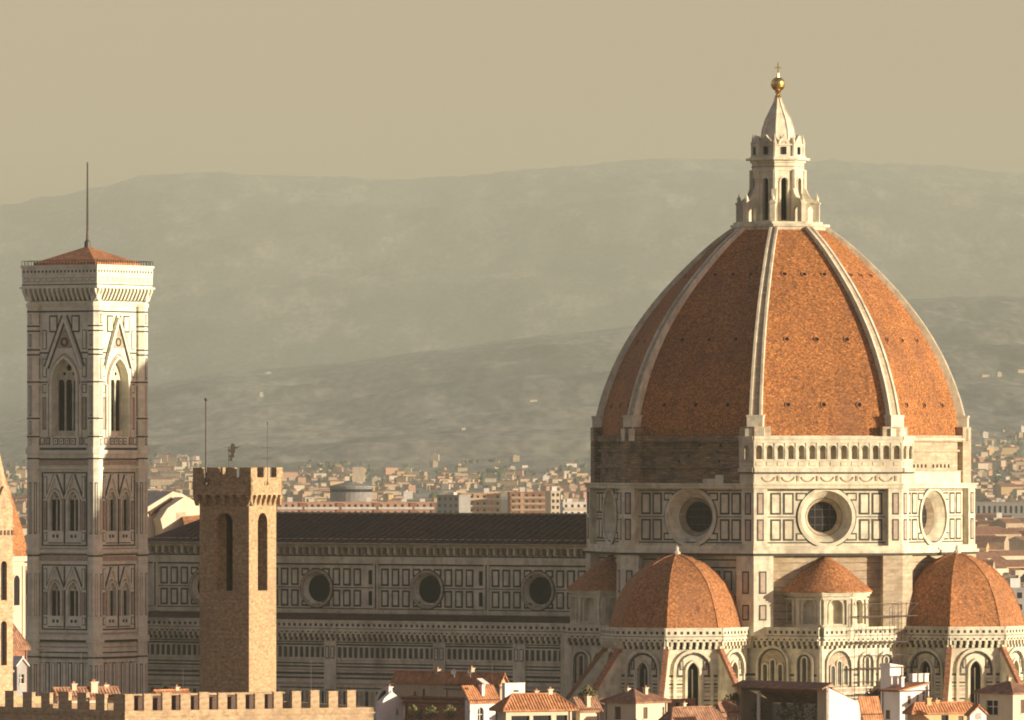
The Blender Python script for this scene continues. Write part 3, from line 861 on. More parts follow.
# --- nave
XW, XE = lx_at(149, -11.3), -26.5
YC, YA = -11.3, -21.5
nv = MB()
fc = Fr((XW, YC, 0), (1, 0, 0)); NL = XE - XW
us = lambda px: lx_at(px, YC) - XW
ocs = [us(p) for p in (205.5, 317, 427.5, 538)]
pil = [us(p) for p in (156, 266, 376.5, 487, 596)]
nv.wall(fc, [(0, 20), (NL, 20), (NL, 39.4), (0, 39.4)], [circ(u, 31.25, 2.75) for u in ocs], 0, 0.3, W_, W_)
fn = Fr((XE, -YC, 0), (-1, 0, 0))
nv.face([fn.p(0, 20), fn.p(NL, 20), fn.p(NL, 39.4), fn.p(0, 39.4)], W_)
for k, u in enumerate(pil[:-1]):
    nv.box(fc, u - 0.45, u + 0.45, 27.8, 36.2, 0, 0.28, W_); nv.box(fc, u - 0.12, u + 0.12, 28.0, 36.0, 0.28, 0.31, G_)
    bay = pil[k + 1] - u
    oc = ocs[k]
    cols = [u + 1.65 + 2.03 * i for i in range(9)]
    if pil[k + 1] < NL:
        for z0, z1 in ((28.6, 30.9), (32.0, 34.3)): nv.box(fc, pil[k + 1] - 1.5, pil[k + 1] - 0.85, z0, z1, 0, 0.05, D_)
    for c in cols:
        if c > pil[k + 1] - 0.9: continue
        last = False
        for row, (z0, z1) in enumerate(((28.35, 31.1), (31.75, 34.6))):
            dd = abs(c - oc)
            if dd < 2.3:
                if row == 1: z0 = 34.0 if dd < 1.2 else 33.3
                else: z1 = 28.75 if dd < 1.2 else 29.3
            if last: nv.box(fc, c - 0.34, c + 0.34, z0 + 0.2, z1 - 0.2, 0, 0.05, D_); nv.box(fc, c - 0.7, c - 0.55, z0, z1, 0, 0.04, G_)
            else: panel(nv, fc, c - 0.74, c + 0.74, z0, z1, 0.31)
for z0, z1, d, m in ((35.1, 35.35, 0.12, G_), (35.35, 36.5, 0.35, W_), (36.5, 36.7, 0.2, G_), (38.05, 38.35, 0.75, W_), (38.35, 38.7, 1.0, W_), (27.95, 28.1, 0.1, G_), (31.35, 31.5, 0.04, G_), (27.3, 27.8, 0.3, W_), (26.7, 26.95, 0.3, G_)):
    if z0 in (31.35,):
        for i in range(4):
            nv.box(fc, pil[i] + 0.5, ocs[i] - 3.3, z0, z1, 0, d, m); nv.box(fc, ocs[i] + 3.3, min(NL, pil[i + 1] - 0.5), z0, z1, 0, d, m)
    else: nv.box(fc, 0, NL, z0, z1, 0, d, m)
n = int(NL / 1.25)
for i in range(n):
    u = (i + 0.5) * NL / n
    nv.box(fc, u - 0.22, u + 0.22, 36.9, 38.05, 0, 0.65, W_ if i % 3 else B_)
    nv.box(fc, u + 0.3, u + 0.95, 36.75, 37.9, 0, 0.04, RO_)
# west front
fw = Fr((XW, YC, 0), (0, -1, 0))
nv.prism(Fr((XW, -YC, 0), (0, -1, 0)), [(0, 0), (-2 * YC, 0), (-2 * YC, 38.6), (0, 38.6)], -0.5, 0.3, W_)
nv.build('clerestory_wall', CM, cath)
for u in ocs:
    o = MB()
    o.cone(fc, u, 31.25, 2.74, 0, 2.2, -0.9, 32, W_)
    o.arc(fc, u, 31.25, 2.7, 3.1, 0, 0.25, 0, 360, 32, B_); o.arc(fc, u, 31.25, 3.1, 3.28, 0, 0.1, 0, 360, 32, G_)
    oc = o.build('oculus', CM, cath)
    gl = MB(); gl.disc(fc, u, 31.25, 2.3, -0.88, 28)
    gl.build('glass', [DARK], oc)
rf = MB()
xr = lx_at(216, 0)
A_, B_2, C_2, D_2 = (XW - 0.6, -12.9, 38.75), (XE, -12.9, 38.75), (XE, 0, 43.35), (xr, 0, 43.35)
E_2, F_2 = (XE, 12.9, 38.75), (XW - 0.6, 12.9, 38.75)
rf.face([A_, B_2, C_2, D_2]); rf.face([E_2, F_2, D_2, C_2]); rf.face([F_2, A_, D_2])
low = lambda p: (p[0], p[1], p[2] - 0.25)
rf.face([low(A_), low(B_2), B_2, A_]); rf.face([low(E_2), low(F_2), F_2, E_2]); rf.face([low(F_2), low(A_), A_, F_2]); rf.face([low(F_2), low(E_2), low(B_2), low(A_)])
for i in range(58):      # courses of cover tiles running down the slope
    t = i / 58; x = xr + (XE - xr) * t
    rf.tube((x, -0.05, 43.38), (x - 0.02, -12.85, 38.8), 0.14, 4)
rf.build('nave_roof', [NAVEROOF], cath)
gt = MB(); gt.tube((XW - 0.6, -13.0, 38.6), (XE, -13.0, 38.6), 0.13, 6); gt.tube((xr, 0, 43.4), (XE, 0, 43.4), 0.2, 6)
gt.build('gutter', [BUFF], cath)
# aisle
al = MB()
fa = Fr((XW, YA, 0), (1, 0, 0)); AL_ = -22.9 - XW
al.face([fa.p(0, 0), fa.p(AL_, 0), fa.p(AL_, 25), fa.p(0, 25)], W_)
ballatoio(al, fa, 0, AL_, 23.6)
uA = lambda px: lx_at(px, YA) - XW
pa = [uA(p) for p in (112, 222, 331, 440, 520)]
for z0, z1, m, d in ((22.3, 22.55, G_, 0.06), (22.75, 22.9, G_, .05), (20.0, 20.15, W_, 0.16), (19.3, 19.5, G_, 0.06), (18.75, 19.0, G_, 0.05), (18.2, 18.5, P_, 0.03), (17.6, 17.95, G_, 0.14), (16.9, 17.2, G_, 0.04), (15.9, 16.3, P_, 0.03), (15.35, 15.55, G_, 0.05)):
    al.box(fa, 0, AL_, z0, z1, 0, d, m)
np_ = int(AL_ / 1.04)
for i in range(np_):
    u = (i + 0.5) * AL_ / np_
    if min(abs(u - p) for p in pa) < 1.2: continue
    panel(al, fa, u - 0.5, u + 0.5, 20.15, 22.25, 0.2, 0.07, W_, G_)
for p in pa:
    al.box(fa, p - 1.15, p + 1.15, 0, 23.0, 0, 0.32, W_)
    for s in (-1, 1):
        f2 = Fr(fa.o + fa.n * 0.32, fa.u)
        panel(al, f2, p + s * 0.5 - 0.38, p + s * 0.5 + 0.38, 20.2, 22.2, 0.14, 0.04, G_, W_)
        panel(al, f2, p + s * 0.5 - 0.38, p + s * 0.5 + 0.38, 9, 15.2, 0.14, 0.04, G_, W_)
for i in range(np_):
    u = (i + 0.5) * AL_ / np_
    if min(abs(u - p) for p in pa) < 1.2: continue
    panel(al, fa, u - 0.47, u + 0.47, 10.5, 15.1, 0.16, 0.06, W_, G_ if i % 2 else B_)
for p in [uA(q) for q in (167, 277, 386, 480)]:
    al.prism(fa, archpts(p, 4, 13.2, 1.3, 8, True), 0, 0.12, D_, False)
    archring(al, fa, p, 4, 13.2, 1.3, 0.5, 0, 0.5, W_, True)
al.build('aisle_wall', CM, cath)
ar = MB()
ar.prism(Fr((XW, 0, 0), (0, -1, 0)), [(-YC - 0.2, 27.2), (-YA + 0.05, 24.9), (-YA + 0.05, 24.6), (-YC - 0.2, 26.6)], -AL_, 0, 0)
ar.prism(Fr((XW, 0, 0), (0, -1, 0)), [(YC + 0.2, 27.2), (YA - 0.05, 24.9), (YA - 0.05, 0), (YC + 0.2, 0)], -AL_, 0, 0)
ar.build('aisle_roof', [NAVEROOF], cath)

# scaffolding in the corner by the eastern half dome
sc_ = thing('scaffolding', 'grey tube scaffolding in the lit corner left of the eastern half dome', 'scaffolding', (CX, CY, 0), PHI)
s = MB()
fs, Ls = seg_fr((24.6, -21.5), (28.4, -9.6))
for i in range(6):
    for d in (1.3, 2.4):
        p = fs.p(Ls * i / 5, 0, d); s.tube((p.x, p.y, 0), (p.x, p.y, 30.2 - 0.7 * (i % 2)), 0.035, 5)
for k in range(13):
    z = 6 + 2 * k
    for d in (1.3, 2.4): s.tube(fs.p(0, z, d), fs.p(Ls, z, d), 0.03, 5)
    for i in range(6): s.tube(fs.p(Ls * i / 5, z, 1.3), fs.p(Ls * i / 5, z, 2.4), 0.03, 5)
    if k % 2:
        for i in range(0, 5, 2): s.tube(fs.p(Ls * i / 5, z, 2.4), fs.p(Ls * (i + 1) / 5, z + 2, 2.4), 0.03, 5)
s.build('tube_frame', [LEAD], sc_)
s = MB()
for k in range(3, 13, 2):
    s.box(fs, 0.1, Ls - 0.1, 6.05 + 2 * k, 6.12 + 2 * k, 1.3, 2.4, 0, True)
s.build('plank', [WOOD], sc_)

# ------------------------------------------------------------------ marble bell tower
bx, by = (87.5 - 512) * 1222 / F, 1222.0
bt = thing('bell_tower', 'tall square marble bell tower with arched windows and a thin mast on its roof', 'bell tower', (bx, by, 53 * 0.022), PHI - 1.5)
bt.scale = (0.985, 0.985, 0.978)
HW = 6.25
tw = MB()
LV = [(50.2, 38.0, 46.4, 40.5, 49.7), (35.0, 24.2, 31.4, 26.5, 34.5)]   # frame top, bottom, light top, sill, gable tip
for k in range(4):
    fr = face_fr(90 * k, HW)
    holes = [archpts(0, 56.1, 65.0, 2.45, 10, True)]
    for (ft, fb, lt, si, gt_) in LV:
        for s in (-1, 1): holes.append(archpts(s * 1.85, si, lt - 1.1, 1.1, 6, True))
    tw.wall(fr, [(-HW, -3), (HW, -3), (HW, 79), (-HW, 79)], holes, 0, 1.5, W_, W_)
    # upper storey
    archring(tw, fr, 0, 56.1, 65.0, 2.45, 0.45, 0, 0.35, W_, True)
    archring(tw, fr, 0, 56.1, 65.0, 2.9, 0.2, 0, 0.2, P_, True)
    for s in (-1, 1):
        tw.bar(fr, s * 3.6, 67.3, 0, 75.6, 0.5, 0, 0.35, W_)
        tw.bar(fr, s * 3.25, 67.3, 0, 74.8, 0.22, 0.0, 0.2, G_)
        tw.bar(fr, s * 4.1, 67.6, s * 0.5, 76.0, 0.3, 0.0, 0.1, G_)
        panel(tw, fr, s * 2.25 - 0.85, s * 2.25 + 0.85, 73.2, 76.0, 0.25, 0.06)
        panel(tw, fr, s * 4.05 - 0.42, s * 4.05 + 0.42, 57.2, 62.5, 0.14, 0.05, G_, P_)
        panel(tw, fr, s * 4.05 - 0.42, s * 4.05 + 0.42, 63.2, 64.7, 0.14, 0.05, G_, W_)
        panel(tw, fr, s * 4.05 - 0.42, s * 4.05 + 0.42, 70.4, 73.6, 0.14, 0.05, G_, W_)
        panel(tw, fr, s * 4.05 - 0.42, s * 4.05 + 0.42, 65.8, 68.9, 0.14, 0.05, G_, W_)
        tw.box(fr, s * 3.35 - 0.18, s * 3.35 + 0.18, 56, 64.6, 0, 0.3, W_)
    tw.prism(fr, [(-2.0, 70.6), (2.0, 70.6), (0, 73.8)], 0, 0.05, B_, False)
    tw.arc(fr, 0, 71.6, 0.45, 0.75, 0, 0.12, 0, 360, 14, G_)
    for i in range(4):
        c = -1.8 + 1.2 * i
        panel(tw, fr, c - 0.5, c + 0.5, 54.7, 55.8, 0.15, 0.05, G_, W_); tw.box(fr, c - 0.12, c + 0.12, 55.1, 55.4, 0, 0.11, G_)
    for s in (-1, 1):
        for c in (3.4, 4.5): panel(tw, fr, s * c - 0.45, s * c + 0.45, 54.7, 55.9, 0.14, 0.05, G_, P_ if c < 4 else W_)
    # the two storeys with paired windows
    for (ft, fb, lt, si, gt_) in LV:
        tw.box(fr, -4.6, 4.6, ft - 0.22, ft, 0, 0.1, G_); tw.box(fr, -4.6, 4.6, fb, fb + 0.22, 0, 0.1, G_)
        for s in (-1, 1):
            tw.box(fr, s * 4.5 - 0.11, s * 4.5 + 0.11, fb + 0.22, ft - 0.22, 0, 0.09, G_)
            c = s * 1.85
            archring(tw, fr, c, si, lt - 1.1, 1.1, 0.26, 0, 0.25, W_, True)
            archring(tw, fr, c, si, lt - 1.1, 1.36, 0.14, 0, 0.16, P_, True)
            for q in (-1, 1):
                tw.bar(fr, c + q * 1.7, lt - 0.6, c, gt_, 0.3, 0, 0.28, W_)
                tw.bar(fr, c + q * 1.75, lt - 0.1, c + q * 0.25, gt_ + 0.1, 0.22, 0, 0.12, G_)
                tw.box(fr, c + q * 0.4 - 0.2, c + q * 0.4 + 0.2, si - 1.1, si - 0.6, 0, 0.08, G_)
            tw.box(fr, c - 1.5, c + 1.5, fb + 0.45, fb + 0.6, 0, 0.07, G_)
            for (z0, z1, m) in ((fb + 0.8, si - 0.2, W_), (si + 0.2, lt - 1.0, P_), (lt - 0.5, ft - 0.7, W_)):
                panel(tw, fr, s * 3.9 - 0.34, s * 3.9 + 0.34, z0, z1, 0.12, 0.06, G_, m)
            tw.prism(fr, [(c - 0.3, lt + 0.7), (c, lt + 0.35), (c + 0.3, lt + 0.7), (c, lt + 1.2)], 0, 0.08, G_, False)
        tw.box(fr, -0.12, 0.12, fb + 0.3, ft - 0.3, 0, 0.12, G_)
    for z0, z1, d, m in ((53.8, 54.2, 0.3, G_), (53.2, 53.8, 0.55, W_), (52.5, 53.2, 0.3, W_), (52.2, 52.4, 0.35, G_), (51.4, 52.0, 0.2, P_), (50.7, 51.1, 0.3, W_),
                         (36.9, 37.3, 0.5, W_), (36.5, 36.7, 0.25, G_), (35.6, 36.3, 0.15, P_), (37.5, 37.7, 0.1, P_),
                         (22.6, 23.1, 0.7, W_), (22.2, 22.6, 0.45, G_), (21.3, 21.5, 0.1, P_), (20.4, 20.6, 0.12, G_), (19.5, 19.8, 0.3, G_), (23.5, 23.8, 0.2, P_),
                         (76.5, 76.75, 0.1, G_), (77.5, 77.9, 0.3, W_), (69.7, 69.95, 0.06, G_), (64.9, 65.1, 0.06, G_)):
        if z0 in (69.7, 64.9):
            for s in (-1, 1): tw.box(fr, min(s * 3.4, s * HW), max(s * 3.4, s * HW), z0, z1, 0, d, m)
        else: tw.box(fr, -HW, HW, z0, z1, 0, d, m)
    for i in range(9):
        c = -4.6 + i * 1.15
        panel(tw, fr, c - 0.42, c + 0.42, 13.0, 18.9, 0.2, 0.06, G_ if i % 2 else P_, W_)
# octagonal corner buttresses
for sx in (-1, 1):
    for sy in (-1, 1):
        c = (sx * 6.2, sy * 6.2); A = 1.15
        tw.plan(octpts(A, c), -3, 78.2, W_)
        for z0, z1, g_ in ((53.2, 54.2, .22), (36.7, 37.4, .2), (22.2, 23.2, .28), (77.4, 78.0, .18), (50.6, 51.0, .14)):
            tw.plan(octpts(A + g_, c), z0, z1, W_)
        for z in (76.5, 74.1, 73.3, 70.2, 69.4, 64.9, 58.9, 55.9, 52.3, 36.3, 19.6):
            tw.plan(octpts(A + 0.04, c), z, z + 0.25, G_)
        for q in range(8):
            fr = face_fr(45 * q, A, c)
            for i, (z0, z1) in enumerate(((70.9, 72.9), (65.5, 69.0), (59.4, 64.4), (54.6, 55.7), (56.4, 58.6), (74.6, 76.2), (40.0, 48.5), (26.5, 33.5), (13, 18.5))):
                if q % 2 == 0 or i > 5:
                    tw.box(fr, -0.22, 0.22, z0, z1, 0, 0.05, P_ if (i + q // 2) % 2 == 0 else G_)
                    tw.box(fr, -0.10, 0.10, z0 + .15, z1 - .15, 0.05, 0.06, W_)
TM = [TMARBLE] + CM[1:]
tw.build('shaft', TM, bt)
for k in range(4):
    fr = face_fr(90 * k, HW)
    w = MB()
    w.prism(fr, archpts(0, 56.1, 65.0, 2.44, 10, True), -1.55, -1.5, 0, False)
    w.wall(fr, archpts(0, 65.4, 65.6, 2.3, 10, True), [circ(0, 67.4, 0.55, 10), circ(-0.95, 66.4, 0.32, 8), circ(0.95, 66.4, 0.32, 8)], -1.2, 0.25, 1, 1)
    for c in (-2.36, -0.78, 0.78, 2.36): w.box(fr, c - 0.11, c + 0.11, 56.1, 65.6, -1.5, -1.2, 1)
    for c in (-1.57, 0, 1.57): archring(w, fr, c, 64.6, 64.9, 0.62, 0.2, -1.45, -1.18, 1)
    w.box(fr, -2.44, 2.44, 56.1, 57.0, -1.45, -1.0, 1)
    w.build('arched_window', [DARK, MARBLE], bt)
    for (ft, fb, lt, si, gt_) in LV:
        for s in (-1, 1):
            w = MB(); c = s * 1.85
            w.prism(fr, archpts(c, si, lt - 1.1, 1.09, 6, True), -0.62, -0.55, 0, False)
            w.box(fr, c - 0.1, c + 0.1, si, lt - 0.6, -0.55, -0.3, 1)
            w.wall(fr, archpts(c, lt - 0.75, lt - 0.72, 0.95, 6, True), [circ(c, lt - 0.3, 0.2, 8)], -0.35, 0.15, 1, 1)
            w.build('paired_window', [DARK, MARBLE], bt)
cn = MB()
for k in range(4):
    fr = face_fr(90 * k, HW)
    W0 = 7.45
    n = 15
    for i in range(n + 1):
        u = -7.3 + 14.6 * i / n
        cn.prism(Fr(fr.p(u, 0, 0) + fr.u * 0.22, fr.n), [(0.6, 78.3), (1.0, 78.5), (1.75, 80.0), (1.75, 80.4), (0, 80.4), (0, 78.3)], 0, 0.44, W_)
        if i < n: cn.box(fr, u + 0.22, u + 14.6 / n - 0.22, 78.4, 80.0, 0.6, 0.75, D_)
    P = 7.75
    for i in range(20):
        u = -7.3 + i * 0.768
        cn.box(fr, u - 0.17, u + 0.17, 83.0, 83.4, P - HW + 0.06, P - HW + 0.075, G_)
    for i in range(12): panel(cn, fr, -7.4 + i * 1.25, -6.4 + i * 1.25, 81.5, 82.2, 0.12, P - HW + 0.03, P_, W_)
Q = lambda h: [(-h, -h), (h, -h), (h, h), (-h, h)]
cn.plan(Q(6.9), 77.9, 78.3, W_)
cn.plan(Q(8.05), 80.4, 80.7, W_); cn.plan(Q(7.75), 80.7, 81.3, W_); cn.plan(Q(7.8), 80.95, 81.1, G_)
cn.plan(Q(7.75), 81.3, 82.5, W_)
cn.plan(Q(7.8), 82.5, 84.1, W_); cn.plan(Q(7.95), 83.85, 84.25, W_)
for k in range(4):
    fr = face_fr(90 * k, 7.8)
    for i in range(25):
        u = -7.8 + i * 0.65
        cn.box(fr, u - 0.03, u + 0.03, 84.25, 85.0, -0.06, 0, D_, True)
    cn.box(fr, -7.8, 7.8, 84.95, 85.02, -0.06, 0, D_, True)
cno = cn.build('cornice', TM, bt); cno.scale = (0.985, 0.985, 1)
rf = MB()
for k in range(4):
    a = [(6.3 * x, 6.3 * y, 84.7) for x, y in ((-1, -1), (1, -1), (1, 1), (-1, 1))]
    rf.face([a[k], a[(k + 1) % 4], (0, 0, 87.5)], 0, [(-7, 0), (7, 0), (0, 8)])
    rf.box(face_fr(90 * k, 6.3), -6.3, 6.3, 84.0, 84.7, -0.3, 0, 0)
rf.build('roof', [TILE], bt)
ms = MB()
ms.lathe((0, 0), [(0.55, 86.8), (0.5, 88.2), (0.25, 88.6), (0.2, 90)], 8); ms.tube((0, 0, 89.5), (0, 0, 101.4), 0.19, 6, 0, 0.12)
ms.build('mast', [LEAD], bt)

# ------------------------------------------------------------------ crenellated stone tower and palace
def local_box(px, Y, th):
    """origin of a building whose near corner stands at picture column px, distance Y"""
    return ((px - 512) * Y / F, Y, 0)

TY = 850.0
st = thing('stone_tower', 'slim square brown stone tower with battlements and long arched belfry openings', 'tower', local_box(249.0, TY, 0), 63.0)
TL = 50.5 / F * TY / sin(R(63)); TR = 25.6 / F * TY / cos(R(63))
tz = lambda y: zat(y, TY)
def tower_faces(A, B):
    return [(Fr((0, 0, 0), (1, 0, 0)), A), (Fr((A, 0, 0), (0, 1, 0)), B), (Fr((A, B, 0), (-1, 0, 0)), A), (Fr((0, B, 0), (0, -1, 0)), B)]
m = MB()
for i, (fr, L) in enumerate(tower_faces(TR, TL)):
    hw = 1.12 if i % 2 == 0 else 1.08
    hole = archpts(L / 2 + (0 if i % 2 else 0.0), tz(591), tz(513) - hw, hw)
    m.wall(fr, [(0, 0), (L, 0), (L, tz(497)), (0, tz(497))], [hole], 0, 1.1, 0, 0)
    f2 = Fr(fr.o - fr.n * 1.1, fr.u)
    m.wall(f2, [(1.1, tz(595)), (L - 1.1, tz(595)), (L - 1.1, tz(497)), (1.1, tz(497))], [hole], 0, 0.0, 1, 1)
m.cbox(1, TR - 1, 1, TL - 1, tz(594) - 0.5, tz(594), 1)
m.build('shaft', [STONE, SHADESTONE], st)  # inner faces and belfry floor coloured dark to stand for shade
m = MB()
ov = 0.55
for i, (fr, L) in enumerate(tower_faces(TR, TL)):
    n = 6
    for j in range(n + 1):
        u = -0.3 + (L + 0.6) * j / n
        m.prism(Fr(fr.p(u, 0, 0) + fr.u * 0.2, fr.n), [(0, tz(506)), (0.25, tz(504)), (ov, tz(497)), (ov, tz(495)), (0, tz(495))], 0, 0.4, 0)
    m.box(fr, -ov, L + ov, tz(495), tz(477.5), 0.2, ov, 0, True)
    m.box(fr, -ov - 0.003, L + ov + 0.003, tz(480), tz(479), ov, ov + 0.08, 0)
    k = 3 if i % 2 == 0 else 4
    wd = L + 2 * ov; mw = 1.45 if k == 3 else 1.2; gp = (wd - k * mw) / (k - 1)
    for j in range(k):
        u = -ov + j * (mw + gp)
        m.box(fr, u + (0.01 if i % 2 else 0), u + mw - (0.01 if i % 2 else 0), tz(477.6), tz(467.5), 0.05, ov - (0.01 if i % 2 else 0), 0, True)
m.cbox(0, TR, 0, TL, tz(486), tz(485), 0)
m.cbox(-0.2, TR + 0.2, -0.2, TL + 0.2, tz(496), tz(494.5), 0)
m.build('battlement', [STONE], st)

def pole(name, label, px, ytop, Y, ybot, r=0.09, cat='pole'):
    a, b = at(px, ybot, Y), at(px, ytop, Y)
    o = thing(name, label, cat, a)
    m = MB(); m.tube((0, 0, 0), (0, 0, b.z - a.z), r, 6, 0, r * 0.8)
    m.lathe((0, 0), [(r, b.z - a.z - .02), (r * 2, b.z - a.z + 0.1), (r * 1.6, b.z - a.z + 0.3), (0.001, b.z - a.z + .35)], 8, 0)
    m.lathe((0, 0), [(r * 3, 0), (r * 3, .25), (r, .4)], 8, 0)
    m.build('shaft', [LEAD], o)
    return o
pole('flagpole', 'tall bare flagpole standing on the battlements of the slim stone tower', 206.0, 401, 851.5, 485, 0.10, 'flagpole')
o = pole('aerial', 'thin faint aerial pole with short crossbars on the stone tower', 267.5, 425, 852, 485, 0.035, 'aerial')
m = MB(); 
for z in (3.0, 4.2): m.tube((-0.7, 0, z), (0.5, 0, z), 0.03, 4)
m.build('crossbar', [LEAD], o)
wv = thing('weathervane', 'dark rampant animal weathervane on a thin rod above the stone tower', 'weathervane', at(232, 485, 853))
m = MB(); zb = 0.0
h = lambda y: (485 - y) * 853 / F
m.tube((-0.35, 0, 0), (-0.35, 0, h(447)), 0.045, 5)
m.tube((-0.9, 0, h(447)), (0.9, 0, h(447)), 0.03, 4)
m.build('rod', [LEAD], wv)
m = MB(); fr = Fr((0, 0, 0), (1, 0, 0))
k = 853 / F
pts = [(229.6, 461), (230.2, 457.5), (228.4, 456.6), (228.8, 455), (231, 455), (230.6, 452), (228.6, 451.5), (227.4, 449.2), (228.6, 448.8), (230.2, 449.8), (230.6, 446.2), (231.2, 443.8), (233, 443.2), (234.6, 444.4), (235, 446.6), (237.6, 447.4), (237.8, 448.4), (235.2, 448.8), (235.2, 451.5), (233.8, 454.2), (234.6, 456), (233.6, 458), (232.8, 457), (232, 459), (232.6, 461)]
m.prism(fr, [((x - 232) * k, h(y)) for x, y in pts], -0.16, 0.16, 0)
m.build('animal_figure', [LEAD], wv)

PY = 800.0
pal = thing('palace', 'long pale stone palace wall with square battlements along the lower left', 'palace', local_box(125, PY, 0), 0)
pz = lambda y: zat(y, PY)
c0 = Vector((0, 0)); c1 = Vector((cos(R(25)), sin(R(25)))) * 28.8; c3 = Vector((-sin(R(45)), cos(R(45)))) * 30.0
c2 = c1 + Vector((-sin(R(25)), cos(R(25)))) * 22.0
pq = [c0, c1, c2, c3]
m = MB()
pf = []
for i in range(4):
    fr, L = seg_fr(pq[i], pq[(i + 1) % 4]); pf.append((fr, L))
    m.box(fr, 0, L, 0, pz(711), -0.9, 0, 0, True)
    m.box(fr, -0.1, L + 0.1, pz(717), pz(715.8), 0, 0.14, 0)
m.plan([tuple(p) for p in pq], pz(728), pz(726), 0)
m.build('wall', [PSTONE], pal)
m = MB(); fr = Fr(pf[0][0].p(0.6, 0, -3.2), pf[0][0].u)
m.box(fr, 0, 19, pz(728), pz(697), -0.4, 0, 0, True); m.box(fr, -0.1, 19.1, pz(697), pz(697) + 0.2, -0.6, 0.25, 1, True)
m.build('inner_wall', [WOOD, PSTONE], pal)
first = None
for i in (0, 3):
    fr, L = pf[i]
    pit, mw = (2.14, 1.06) if i == 0 else (2.92, 1.5)
    n = int(L / pit)
    for j in range(n):
        u = mw / 2 + j * pit if i == 0 else L - mw / 2 - 0.3 - j * pit
        q = fr.p(u, pz(711))
        if first is None:
            h_ = pz(694.6) - pz(711); mer = MB(); f0 = Fr((0, 0, 0), (1, 0, 0))
            mer.box(f0, -0.5, 0.5, -0.02, h_, -0.5, -0.02, 0, True); mer.box(f0, -0.53, 0.53, h_, h_ + 0.1, -0.54, 0.02, 0, True)
            first = mer.build('merlon', [PSTONE], pal); o = first
        else: o = first.copy(); C.objects.link(o); o.parent = pal
        o.location = q; o.rotation_euler = (0, 0, atan2(fr.u.y, fr.u.x) + random.uniform(-.02, .02))
        o.scale = (mw * (1 + random.uniform(-.10, .08)), 1, 1 + random.uniform(-.10, .05))

# ------------------------------------------------------------------ roofs of the town in front
def roof_slab(mb, corners, th=0.22, mi=0, vdir=None):
    """tiled slope: corners[0..1] along the eave, rest up slope"""
    c = [Vector(p) for p in corners]
    e = (c[1] - c[0]).normalized(); n = (c[1] - c[0]).cross(c[-1] - c[0]).normalized(); s = n.cross(e)
    uv = [((p - c[0]).dot(e), (p - c[0]).dot(s)) for p in c]
    mb.face(c, mi, uv)
    low = [p - Vector((0, 0, th)) for p in c]
    mb.face(low[::-1], mi, uv[::-1])
    for i in range(len(c)):
        k = (i + 1) % len(c)
        mb.face([low[i], low[k], c[k], c[i]], mi, [(0, 0), (1, 0), (1, .2), (0, .2)])

